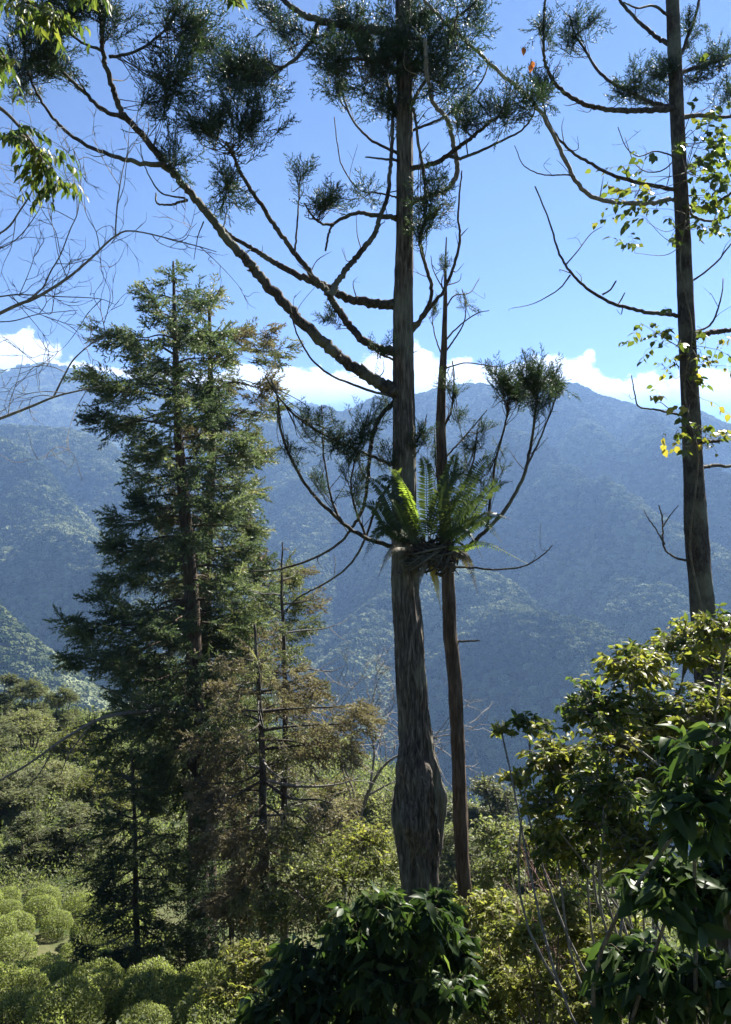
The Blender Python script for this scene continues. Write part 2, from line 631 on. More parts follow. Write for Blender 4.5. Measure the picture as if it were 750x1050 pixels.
# ------------------------------------------------------------------ forest on the far slopes (stuff)
def build_forest():
    r = np.random.default_rng(3)
    pos, scl, pat = [], [], []
    for lo, hi, n, s0, s1 in ((150, 600, 4500, 3.0, 5.0), (600, 1300, 45000, 2.6, 7.5), (1300, 2450, 90000, 3.4, 9), (2700, 3500, 16000, 7, 13)):
        a = np.radians(r.uniform(-36, 36, n))
        d = np.sqrt(r.uniform(lo * lo, hi * hi, n))
        x, y = np.sin(a) * d, np.cos(a) * d
        z = ground_z(x, y)
        s = r.uniform(s0, s1, n) * (0.7 + 0.75 * vnoise(x * .01, y * .01))
        keep = r.random(n) < 0.35 + 0.9 * vnoise(x * .013 + 40, y * .013)
        x, y, z, s = x[keep], y[keep], z[keep], s[keep]
        pos.append(np.stack([x, y, z + s * .2], -1))
        scl.append(s)
        pat.append(np.clip(.75 * vnoise(x * .009 + 11, y * .009) + .45 * vnoise(x * .035, y * .035 + 7) - .1 + r.normal(size=len(x)) * .22, 0, 1))
    pos, scl = np.concatenate(pos), np.concatenate(scl)
    me = bpy.data.meshes.new('forest')
    me.vertices.add(len(pos))
    me.vertices.foreach_set('co', pos.astype(np.float32).ravel())
    at = me.attributes.new('size', 'FLOAT', 'POINT')
    at.data.foreach_set('value', scl.astype(np.float32))
    at = me.attributes.new('patch', 'FLOAT', 'POINT')
    at.data.foreach_set('value', np.concatenate(pat).astype(np.float32))
    o = bpy.data.objects.new('forest', me)
    COL.objects.link(o)
    tag(o, 'dense hazy forest covering the far valley slopes', 'forest', kind='stuff')
    m, n, l = mat('forest_canopy')
    oi = n.new('ShaderNodeAttribute')
    oi.attribute_type = 'INSTANCER'
    oi.attribute_name = 'patch'
    rp = n.new('ShaderNodeValToRGB')
    e = rp.color_ramp.elements
    e[0].color = (.018, .032, .014, 1)
    e[1].color = (.19, .21, .11, 1)
    k = e.new(.5)
    k.color = (.075, .09, .036, 1)
    l.new(oi.outputs['Fac'], rp.inputs[0])
    pb = n.new('ShaderNodeBsdfDiffuse')
    l.new(rp.outputs[0], pb.inputs['Color'])
    out = n.new('ShaderNodeOutputMaterial')
    l.new(pb.outputs[0], out.inputs[0])
    g = bpy.data.node_groups.new('forest_scatter', 'GeometryNodeTree')
    g.interface.new_socket('Geometry', in_out='INPUT', socket_type='NodeSocketGeometry')
    g.interface.new_socket('Geometry', in_out='OUTPUT', socket_type='NodeSocketGeometry')
    N, L = g.nodes, g.links
    gi, go = N.new('NodeGroupInput'), N.new('NodeGroupOutput')
    ico = N.new('GeometryNodeMeshIcoSphere')
    ico.inputs['Subdivisions'].default_value = 4
    sp = N.new('GeometryNodeSetPosition')
    nz = N.new('ShaderNodeTexNoise')
    nz.inputs['Scale'].default_value = 3.0
    nz.inputs['Detail'].default_value = 4
    nz.inputs['Roughness'].default_value = .7
    ps = N.new('GeometryNodeInputPosition')
    ma = N.new('ShaderNodeMath')
    ma.operation = 'MULTIPLY_ADD'
    ma.inputs[1].default_value = 1.9
    ma.inputs[2].default_value = 0.05
    vm = N.new('ShaderNodeVectorMath')
    vm.operation = 'SCALE'
    L.new(ps.outputs[0], nz.inputs['Vector'])
    L.new(nz.outputs['Fac'], ma.inputs[0])
    L.new(ps.outputs[0], vm.inputs[0])
    L.new(ma.outputs[0], vm.inputs['Scale'])
    L.new(ico.outputs['Mesh'], sp.inputs['Geometry'])
    L.new(vm.outputs[0], sp.inputs['Position'])
    tf = N.new('GeometryNodeTransform')
    tf.inputs['Scale'].default_value = (1, 1, .8)
    sm = N.new('GeometryNodeSetMaterial')
    sm.inputs['Material'].default_value = m
    L.new(sp.outputs[0], tf.inputs['Geometry'])
    L.new(tf.outputs[0], sm.inputs['Geometry'])
    iop = N.new('GeometryNodeInstanceOnPoints')
    na = N.new('GeometryNodeInputNamedAttribute')
    na.data_type = 'FLOAT'
    na.inputs['Name'].default_value = 'size'
    rv = N.new('FunctionNodeRandomValue')
    rv.data_type = 'FLOAT_VECTOR'
    rv.inputs[0].default_value = (-.4, -.4, 0)
    rv.inputs[1].default_value = (.4, .4, 6.28)
    L.new(gi.outputs[0], iop.inputs['Points'])
    L.new(sm.outputs[0], iop.inputs['Instance'])
    L.new(na.outputs['Attribute'], iop.inputs['Scale'])
    L.new(rv.outputs[0], iop.inputs['Rotation'])
    L.new(iop.outputs[0], go.inputs[0])
    md = o.modifiers.new('scatter', 'NODES')
    md.node_group = g
    me.materials.append(m)


build_forest()


# ------------------------------------------------------------------ the blue air of the valley
def build_haze():
    b, z0, z1 = 4500.0, -640.0, 720.0
    v = [(x, y, z) for z in (z0, z1) for y in (-b, b) for x in (-b, b)]
    mb = MB()
    mb.add(v, None, [(0, 2, 3, 1), (4, 5, 7, 6), (0, 1, 5, 4), (1, 3, 7, 5), (3, 2, 6, 7), (2, 0, 4, 6)])
    m, n, l = mat('haze')
    pv = n.new('ShaderNodeVolumePrincipled')
    pv.inputs['Color'].default_value = (0.225, 0.385, 0.72, 1)
    pv.inputs['Density'].default_value = HAZE_DENSITY
    pv.inputs['Anisotropy'].default_value = 0.25
    out = n.new('ShaderNodeOutputMaterial')
    l.new(pv.outputs[0], out.inputs['Volume'])
    return tag(mb.build('haze', m), kind='stuff')


HAZE_DENSITY = 0.00022
build_haze()


# ------------------------------------------------------------------ vegetation builders
def gz(x, y):
    return float(near_ground(np.array(float(x)), np.array(float(y))))


def leafy_twigs(wood, leaf, starts, ends, proto, llen, per, r, tint, droop=.35, tw=.004, t0=.25, up=1.0):
    """Curved twigs from starts to ends carrying alternate leaves."""
    starts, ends = np.asarray(starts), np.asarray(ends)
    m = len(starts)
    if m == 0:
        return
    L = np.linalg.norm(ends - starts, axis=1)
    mid = (starts + ends) / 2 + r.normal(size=(m, 3)) * L[:, None] * .12 + np.array([0, 0, .1]) * L[:, None]
    if wood is not None:
        for k in range(m):
            tube(wood, smooth_path([starts[k], mid[k], ends[k]], 3), np.linspace(tw, tw * .35, 7), 3, cap=False)
    t = np.linspace(t0, 1, per)[None] * np.ones((m, 1)) + r.uniform(-.5, .5, (m, per)) * (1 - t0) / per
    t = np.clip(t, 0, 1.0)[..., None]
    a, b, c = starts[:, None], mid[:, None], ends[:, None]
    pos = (1 - t) ** 2 * a + 2 * t * (1 - t) * b + t * t * c
    d = unit(2 * (1 - t) * (b - a) + 2 * t * (c - b)).reshape(-1, 3)
    pos = pos.reshape(-1, 3)
    side = unit(np.cross(d, np.array([0, 0, 1.0])) + r.normal(size=d.shape) * .2)
    sg = np.where(np.arange(len(d)) % 2 == 0, 1.0, -1.0)[:, None]
    ld = unit(d * .55 + side * sg * .8 + np.array([0, 0, -droop]) + r.normal(size=d.shape) * .25)
    nr = unit(np.array([0, 0, up]) + r.normal(size=d.shape) * .45)
    tn = np.clip(tint + r.normal(size=len(d)) * .16 + np.repeat(r.normal(size=m) * .12, per), 0, 1)
    pl = proto if isinstance(proto, list) else [proto]
    F_, sz = frames(ld, nr), llen * r.uniform(.45, 1.2, len(d))
    for k, p_ in enumerate(pl):
        q = slice(k, None, len(pl))
        scatter(leaf, p_, pos[q], F_[q], sz[q], tn[q])


def bush_mb(blobs, base, n_tw, per, llen, proto, r, tint=.5, stem_r=.02, shell=.45, droop=.35, tw=.004, twl=.5, up=1.0):
    wood, leaf = MB(), MB()
    base = np.asarray(base, float)
    vol = np.array([b[1] * b[2] * b[3] for b in blobs]) ** .7
    vol = vol / vol.sum()
    for b, w in zip(blobs, vol):
        c, rad = np.asarray(b[0], float), np.array(b[1:4], float)
        p0 = base + r.normal(size=3) * np.array([.12, .12, 0])
        md = p0 * .5 + c * .5 + r.normal(size=3) * .12 * np.linalg.norm(c - p0) * np.array([1, 1, .3])
        st = smooth_path([p0, md, c], 6)
        tube(wood, st, np.linspace(stem_r, stem_r * .5, len(st)), 6, .15)
        n = max(4, int(n_tw * w))
        d = rand_dirs(n, r)
        d[:, 2] = np.where(d[:, 2] < -.5, -d[:, 2] * .5, d[:, 2])
        lump = 1 + .35 * fbm(d[:, 0] * 2.2 + c[0], d[:, 1] * 2.2 + d[:, 2] * 2 + c[2], 2)
        q = r.uniform(shell, 1, n) ** .6
        e = c + d * rad * (q * lump)[:, None]
        k = np.clip(q - twl * r.uniform(.7, 1.2, n), 0, 1)
        s = c + d * rad * (k * lump)[:, None] + r.normal(size=(n, 3)) * rad * .06
        leafy_twigs(wood, leaf, s, e, proto, llen, per, r, tint + .12 * np.sign(fbm(c[:1], c[1:2])[0]), droop, tw, up=up)
        for i in range(0, n, 9):       # boughs tying the twigs to the stem
            tube(wood, smooth_path([c * .7 + st[-3] * .3, (c + s[i]) / 2 + r.normal(size=3) * .05 * rad, s[i]], 3), np.linspace(stem_r * .45, tw, 7), 4, cap=False)
    return wood, leaf


def bush(name, base, blobs, label, cat, m_leaf, n_tw, per, llen, proto, seed, group=None, m_wood=None, wood_name='stem', leaf_name='foliage', **kw):
    r = np.random.default_rng(seed)
    root = thing(name, base, label, cat, group)
    w, l = bush_mb(blobs, (0, 0, 0) if kw.pop('local', True) else base, n_tw, per, llen, proto, r, **kw)
    w.build(wood_name, m_wood or M_STEM, root)
    l.build(leaf_name, m_leaf, root)
    return root


# ------------------------------------------------------------------ trees in the middle distance
MID_PROTO = []
for i, (ml, tnt, ht, wd) in enumerate(((M_MID, .5, 5.2, 2.2), (M_MID, .8, 4.2, 2.4), (M_MID, .25, 6.0, 2.0), (M_SUNNY, .4, 3.4, 2.0), (M_CONIFER_OLIVE, .5, 5.0, 1.9))):
    r = np.random.default_rng(200 + i)
    bl = []
    for k in range(9):
        a = k * 2.4 + r.random()
        q = r.uniform(.2, .62) * wd
        bl.append(((math.cos(a) * q, math.sin(a) * q, ht * r.uniform(.42, .82)), wd * r.uniform(.36, .52), wd * r.uniform(.36, .52), wd * r.uniform(.3, .42)))
    for k in range(6):
        a = k * 1.05 + r.random()
        bl.append(((math.cos(a) * wd * .6, math.sin(a) * wd * .6, ht * r.uniform(.12, .3)), wd * .45, wd * .45, ht * .14))
    bl.append(((0, 0, ht * .88), wd * .4, wd * .4, wd * .34))
    MID_PROTO.append(bush('round_tree', (0, 0, -60), bl, 'x', 'tree', ml, 3000, 8, .135, LEAF_S, 210 + i, 'round crowned trees on the slope below',
                          tint=tnt, up=.25, stem_r=.06, wood_name='trunk', leaf_name='crown', tw=.012, droop=.2))
MIDS = [  # px, top py, distance, prototype, width factor, label
    (8, 688, 62, 2, 1.3, 'dark grey green round tree highest up at the left edge of the slope'),
    (34, 694, 58, 0, 1.0, 'small hazy olive tree at the skyline of the slope by the left edge'),
    (66, 702, 55, 0, .9, 'muted green tree just left of the big conifer, top level with the slope skyline'),
    (30, 728, 46, 1, 1.2, 'bright yellow green round topped tree below the slope skyline at far left'),
    (-14, 742, 42, 0, 1.1, 'olive tree cut by the left edge below the bright round topped one'),
    (76, 745, 42, 3, 1.1, 'pale leafy tree half hidden by the lowest conifer boughs at left'),
    (55, 790, 34, 1, 1.0, 'sunlit round bush of a tree in the middle of the left slope'),
    (8, 800, 31, 0, 1.1, 'broad olive tree at the left edge above the tea rows'),
    (100, 795, 33, 3, 1.0, 'light green low tree behind the conifer trunk on its left'),
    (32, 845, 25, 2, .75, 'very dark round tree right above the tea rows at far left'),
    (80, 850, 26, 0, .9, 'olive shrubby tree above the tea rows next to the very dark round tree'),
    (150, 800, 36, 1, 1.0, 'sunny tree seen through the gap left of the conifer trunk'),
    (175, 765, 48, 0, 1.1, 'hazy green tree right behind the conifer trunk'),
    (250, 770, 44, 3, 1.1, 'pale tree behind the brown cedar sprays right of the conifer trunk'),
    (300, 790, 38, 1, 1.0, 'light green tree behind the withered young cedar'),
    (345, 800, 34, 3, 1.1, 'pale yellow green tree left of the bare limbed tree'),
    (378, 810, 30, 1, 1.0, 'sunny round tree close left of the knotted trunk'),
    (497, 792, 40, 4, 1.0, 'olive feathery tree standing in the gap right of the thin trunk'),
    (470, 845, 30, 0, 1.0, 'green tree between the two trunks low down'),
    (540, 850, 36, 3, 1.1, 'pale green tree low behind the right hand shrub'),
    (600, 850, 34, 1, 1.2, 'yellow green tree hidden behind the middle of the right hand shrub'),
]
for px, py, d, pi, wf, lab in MIDS:
    x = (px - 375) / FPX * d
    top = (525 - py) / FPX * d
    z0 = gz(x, d) - .15
    proto = MID_PROTO[pi]
    ht = max(2.2, top - z0)
    ph = (5.2, 4.2, 6.0, 3.4, 5.0)[pi] * 1.02
    sz = ht / ph
    sx = 1.05 * wf * min(max(sz, .75), 1.25)
    copy_tree(proto, (x, d, z0), rng.uniform(0, 6.28), (sx, sx, sz), lab)
for p in MID_PROTO:
    for ch in list(p.children):
        bpy.data.objects.remove(ch)
    bpy.data.objects.remove(p)

# ------------------------------------------------------------------ clipped tea bushes
TEA = []
for i in range(4):
    r = np.random.default_rng(300 + i)
    root = thing('tea_bush', (0, 0, 0), 'clipped rounded tea bush in the sunlit rows on the left slope', 'tea bush', 'clipped tea bushes in rows on the left slope')
    n = 4600
    d = rand_dirs(n, r)
    d[:, 2] = np.abs(d[:, 2]) * 1.15 - .25
    d = unit(d)
    lump = 1 + .14 * fbm(d[:, 0] * 2.5 + i * 7, d[:, 1] * 2.5 + d[:, 2], 3)
    q = (1 - r.random(n) ** 2.2 * .30) * lump
    sup = np.abs(d[:, 2]) ** .8 * np.sign(d[:, 2])
    pos = np.stack([d[:, 0] * .54 * q, d[:, 1] * .54 * q, .36 + sup * .52 * q], -1)
    lf = MB()
    nn = unit(d + r.normal(size=(n, 3)) * .35 + SUN_DIR * 0)
    ld = unit(np.cross(nn, r.normal(size=(n, 3))) + d * .55 + np.array([0, 0, .35]))
    scatter(lf, leaf_small(.24, .1), pos, frames(ld, nn), r.uniform(.036, .068, n), np.clip(.5 + r.normal(size=n) * .2 + .25 * (r.random(n) > .85), 0, 1))
    lf.build('foliage', M_TEA, root)
    st = MB()
    for k in range(9):
        a = k * .7
        e = np.array([math.cos(a) * .4, math.sin(a) * .4, r.uniform(.35, .6)])
        tube(st, smooth_path([[math.cos(a) * .08, math.sin(a) * .08, -.1], e * np.array([.6, .6, .5]), e], 4), np.linspace(.022, .008, 9), 5, .1)
    st.build('stem', M_STEM, root)
    TEA.append(root)
k = 0
r = np.random.default_rng(77)
for row in range(12):
    yb = 9.9 + row * 1.02
    for c in range(17):
        x = -10.2 + c * .93 + (row % 2) * .4 + r.normal() * .16 + .25 * math.sin(row * 1.7)
        y = yb + r.normal() * .15 + .2 * math.sin(c * 1.3 + row) - .12 * (x + 5)
        px = 375 + 800 * x / y
        if px < -60 or px > 268 - 12 * row or r.random() < .04 or math.hypot(x + 3.44, y - 16) < 1.0:
            continue
        z = gz(x, y)
        s = r.uniform(.62, .92)
        lab = 'clipped rounded tea bush in the sunlit rows on the left slope'
        if row == 0:
            lab = 'clipped tea bush in the nearest row, cut by the bottom edge of the picture'
        elif row == 1:
            lab = 'clipped tea bush in the second row from the bottom edge'
        elif row == 11:
            lab = 'clipped tea bush in the farthest row below the very dark round tree'
        if k < 4:
            o = TEA[k]
            o.location, o.rotation_euler, o.scale = (x, y, z), (0, 0, r.uniform(0, 6.28)), (s, s, s * r.uniform(.85, 1.05))
            o['label'] = lab
        else:
            copy_tree(TEA[k % 4], (x, y, z), r.uniform(0, 6.28), (s, s * r.uniform(.9, 1.1), s * r.uniform(.85, 1.05)), lab)
        k += 1


# ------------------------------------------------------------------ conifers of the left group
def conifer(name, label, cat, d, trunk_px, r0, r1, prof, m_leaf, m_bark, seed, n_br, spray, dens, dead=0.0, sag=.25, tint=.5, group=None, depth_ratio=.8, brown=None, spray_set=None):
    """trunk_px: (px,py) from top to foot.  prof: rows (py, left px, right px)."""
    r = np.random.default_rng(seed)
    spray_set = spray_set or SPRAYS_FAR
    tr = smooth_path([P(a, b, d) for a, b in trunk_px], 8)
    base = tr[-1].copy()
    base[2] = gz(base[0], base[1]) - .1
    if tr[-1][2] > base[2] + .2:
        tr = np.vstack([tr, base])
    root = thing(name, base, label, cat, group)
    mb = MB()
    u = np.linspace(0, 1, len(tr))
    tr_s = tr + np.stack([fbm(u * 9 + seed, u * 0, 2) * .03, fbm(u * 9, u * 0 + 5 + seed, 2) * .03, u * 0], -1)
    tube(mb, tr_s[::-1], np.interp(u, [0, 1], [r0, r1])[::-1], 14, .10)
    mb.build('trunk', m_bark, root, base, True)
    pr = np.array(prof, float)
    ys = np.linspace(0, 1, n_br) ** .85
    lo, hi = pr[0, 0], pr[-1, 0]
    tz = tr[:, 2]
    for i in range(n_br):
        py = lo + (hi - lo) * ys[i] + r.normal() * 3
        zz = (525 - py) / FPX * d
        j = np.argmin(np.abs(tz - zz))
        p0 = tr[j]
        phi = i * 2.39996 + r.normal() * .35
        cx, sy = math.cos(phi), math.sin(phi)
        Lp = np.interp(py, pr[:, 0], pr[:, 2] if cx > 0 else pr[:, 1]) / FPX * d
        Lo = .5 * (np.interp(py, pr[:, 0], pr[:, 1]) + np.interp(py, pr[:, 0], pr[:, 2])) / FPX * d
        L = (Lp * cx * cx + Lo * depth_ratio * sy * sy) * r.uniform(.72, 1.08)
        if L < .12:
            L = .12
        hor = np.array([cx, sy, 0])
        rise = .30 * (1 - ys[i]) - sag * ys[i]
        pts = [p0, p0 + hor * L * .35 + np.array([0, 0, L * rise * .45]), p0 + hor * L * .7 + np.array([0, 0, L * (rise * .65 - .03)]), p0 + hor * L + np.array([0, 0, L * (rise * .7 + .06)])]
        pa = smooth_path(np.array(pts) + r.normal(size=(4, 3)) * L * np.array([[0], [.03], [.05], [.05]]), 6)
        wd, fl = MB(), MB()
        tube(wd, pa, np.linspace(.012 + .011 * L, .004, len(pa)), 5, .1)
        br = wd.build('branch', m_bark, root, base)
        if r.random() < dead:
            for q in range(3):
                t = r.integers(6, len(pa) - 2)
                e = pa[t] + (unit(pa[t + 1] - pa[t]) + r.normal(size=3) * .6) * L * .25
                tube(wd, smooth_path([pa[t], (pa[t] + e) / 2 + r.normal(size=3) * .03, e], 3), np.linspace(.008, .003, 7), 3, cap=False)
            bpy.data.objects.remove(br)
            br = wd.build('branch', M_TWIG, root, base)
            continue
        n = max(6, int(L * dens))
        t = r.uniform(.10, 1, n) ** .75
        idx = t * (len(pa) - 1)
        i0 = np.minimum(idx.astype(int), len(pa) - 2)
        pos = pa[i0] + (pa[i0 + 1] - pa[i0]) * (idx - i0)[:, None]
        dr = unit(pa[i0 + 1] - pa[i0])
        side = unit(np.cross(dr, [0, 0, 1.0]))
        sg = np.where(r.random(n) > .5, 1., -1.)[:, None]
        off = (1.05 - t) * L * .38 * r.random(n)
        dirs = unit(dr * .8 + side * sg * r.uniform(.3, 1.0, (n, 1)) + r.normal(size=(n, 3)) * .34 + np.array([0, 0, -.25 * sag * 2 - .05]))
        pos = pos + dirs * off[:, None] + np.array([0, 0, -.12]) * off[:, None]
        pos[:, 2] += r.normal(size=n) * .07 - .10 * sag * r.random(n) * 2
        tn = np.clip(tint + r.normal(size=n) * .17 + r.normal() * .1, 0, 1)
        nr = unit(np.array([0, 0, 1.0]) + r.normal(size=(n, 3)) * .5)
        R = frames(dirs, nr)
        for k in range(len(spray_set)):
            s = slice(k, None, len(spray_set))
            scatter(fl, spray_set[k], pos[s], R[s], spray * r.uniform(.6, 1.2, len(pos[s])), tn[s])
        # twigs under the sprays
        for q in range(0, n, 4):
            a = pa[i0[q]]
            tube(wd, np.array([a, pos[q]]), [.006, .003], 3, cap=False)
        bpy.data.objects.remove(br)
        br = wd.build('branch', m_bark, root, base)
        fl.build('foliage', brown if brown and r.random() < .3 else m_leaf, br, base)
    return root, base


big, big_base = conifer('conifer_tree', 'tall dark green conifer with a pointed top and drooping boughs, nearest of the left group', 'tree', 16.0,
        [(178, 268), (179, 330), (181, 400), (186, 480), (193, 560), (198, 650), (202, 760), (203, 880), (203, 1000)], .02, .25,
        [(272, 6, 6), (300, 26, 26), (345, 70, 52), (385, 97, 60), (425, 98, 66), (450, 72, 66), (495, 60, 66), (540, 76, 72), (590, 102, 80), (640, 150, 92), (690, 142, 92), (730, 128, 84), (765, 100, 70), (800, 60, 60)],
        M_CONIFER, M_RBARK, 21, 94, .40, 36, sag=.32, tint=.45)
# its pale dead bough arching down to the left
wd = MB()
pa = smooth_path([P(209, 748, 15.8), P(200, 737, 15.4), P(160, 730, 15.0), P(110, 735, 14.6), P(70, 755, 14.3), P(30, 783, 14.1), P(-10, 806, 14.0)], 6)
tube(wd, pa, np.linspace(.05, .016, len(pa)), 6, .15)
for a, b in ((9, (95, 700)), (14, (140, 712)), (20, (60, 800)), (26, (20, 815)), (12, (118, 770))):
    e = P(*b, 14.4)
    tube(wd, smooth_path([pa[a], (pa[a] + e) / 2 + rng.normal(size=3) * .06, e], 4), np.linspace(.018, .005, 9), 4, .1)
tag(wd.build('branch', M_TWIG, big, big_base), 'pale dead bough arching down to the left')

conifer('conifer_tree', 'second conifer behind the pointed one, with a broken reddish trunk and olive sprays', 'tree', 18.2,
        [(214, 303), (216, 380), (217, 470), (212, 560), (210, 700), (214, 900)], .03, .20,
        [(306, 10, 18), (322, 25, 60), (360, 40, 92), (400, 40, 84), (430, 30, 62), (470, 40, 60), (520, 50, 68), (570, 60, 90), (620, 70, 105), (670, 80, 100), (720, 60, 110), (780, 40, 90)],
        M_CONIFER_OLIVE, M_RBARK, 22, 84, .40, 32, sag=.30, tint=.5, brown=M_CEDAR_BROWN)

conifer('cedar_sapling', 'thin sapling with bare lower twigs and tufted top right of the left conifers', 'tree', 14.0,
        [(289, 556), (290, 620), (292, 700), (293, 760), (292, 900)], .012, .075,
        [(560, 8, 8), (590, 26, 40), (630, 40, 48), (655, 60, 66), (700, 50, 60), (760, 55, 70), (860, 40, 40)],
        M_CONIFER_OLIVE, M_LIMB, 23, 34, .34, 18, dead=.45, sag=.1, brown=M_CEDAR_BROWN)

conifer('withered_cedar', 'young cedar with pale brown withered sprays hanging right of the conifer trunk', 'tree', 12.6,
        [(262, 640), (266, 720), (270, 800), (272, 900)], .02, .08,
        [(655, 20, 20), (690, 45, 60), (730, 55, 100), (770, 65, 120), (820, 70, 105), (870, 70, 80), (930, 60, 60), (980, 40, 40)],
        M_CEDAR_BROWN, M_LIMB, 24, 70, .33, 32, dead=.08, sag=.6, tint=.6, brown=M_CONIFER_OLIVE)

conifer('dark_cedar', 'dark young cedar in the shade left of the conifer foot', 'tree', 14.6,
        [(135, 770), (138, 850), (140, 930), (142, 1010)], .02, .07,
        [(785, 12, 12), (810, 30, 35), (850, 48, 50), (900, 50, 60), (950, 48, 60), (1000, 40, 50)],
        M_CONIFER, M_LIMB, 25, 52, .34, 28, sag=.5, tint=.3)

conifer('dark_cedar', 'dark young cedar in the shade right of the conifer foot', 'tree', 15.0,
        [(240, 800), (240, 860), (238, 940), (238, 1005)], .02, .07,
        [(810, 12, 12), (840, 40, 35), (890, 48, 48), (940, 46, 50), (1000, 36, 40)],
        M_CONIFER, M_LIMB, 26, 44, .34, 26, sag=.5, tint=.3)


# ------------------------------------------------------------------ the tall Japanese cedars in front
def trunk_mesh(rows, d, seg, step, seed, fiss=.10, foot=True):
    """rows: (py, centre px, width px).  Ring-displaced, fissured trunk."""
    a = np.array(rows, float)
    pys = np.arange(a[0, 0], a[-1, 0] + .1, step)
    cx = np.interp(pys, a[:, 0], a[:, 1])
    w = np.interp(pys, a[:, 0], a[:, 2])
    kern = np.ones(7) / 7
    for arr in (cx, w):
        arr[3:-3] = np.convolve(arr, kern, 'valid')
    cen = np.stack([(cx - 375) / FPX * d, np.full_like(cx, d), (525 - pys) / FPX * d], -1)
    if foot:
        zb = gz(cen[-1, 0], d) - .15
        if cen[-1, 2] > zb:
            e = cen[-1].copy()
            n = max(3, int((e[2] - zb) / (step * d / FPX)))
            ext = np.stack([np.full(n, e[0]), np.full(n, e[1]), np.linspace(e[2], zb, n + 1)[1:]], -1)
            cen = np.vstack([cen, ext])
            w = np.concatenate([w, np.linspace(w[-1], w[-1] * 1.15, n)])
    rad = w / 2 / FPX * d
    th = np.linspace(0, 2 * np.pi, seg, endpoint=False)
    T, Z = np.meshgrid(th, cen[:, 2])
    c, s = np.cos(T) * 2.2, np.sin(T) * 2.2
    rid = 1 - 2 * np.abs(vnoise(T * 5.1 + 1.2 * fbm(c + Z * .6, s + Z, 2) + seed, Z * .9 + seed) - .5)
    rid2 = 1 - 2 * np.abs(vnoise(np.where(T > np.pi, 2 * np.pi - T, T) * 9 + .8 * fbm(Z * 2, c, 2), Z * 2.2 + seed * 3) - .5)
    big_ = fbm(c * .8 + seed, Z * 1.3 + s * .8, 3)
    knot = np.clip((rad / rad[len(rad) // 4] - 1.25) * 1.2, 0, .8)[:, None]
    gn = fbm(np.where(T > np.pi, 2 * np.pi - T, T) * 2.6 + seed, Z * 2.2, 4) + .9 * (1 - 2 * np.abs(fbm(c * 1.6 + 9, Z * 1.6 + s * 1.6, 3))) - .6
    R = rad[:, None] * (1 + fiss * (rid * .5 + rid2 * .5 - .5) + .10 * big_ + .32 * knot * gn)
    return cen, R, th


def trunk_add(mb, cen, R, th):
    n, m = R.shape
    v = cen[:, None] + np.stack([R * np.cos(th), R * np.sin(th), np.zeros_like(R)], -1)
    i = np.arange(n - 1)[:, None] * m
    j = np.arange(m)[None]
    k = (j + 1) % m
    q = np.stack([i + j, i + m + j, i + m + k, i + k], -1).reshape(-1, 4)
    mb.add(v.reshape(-1, 3), None, q)


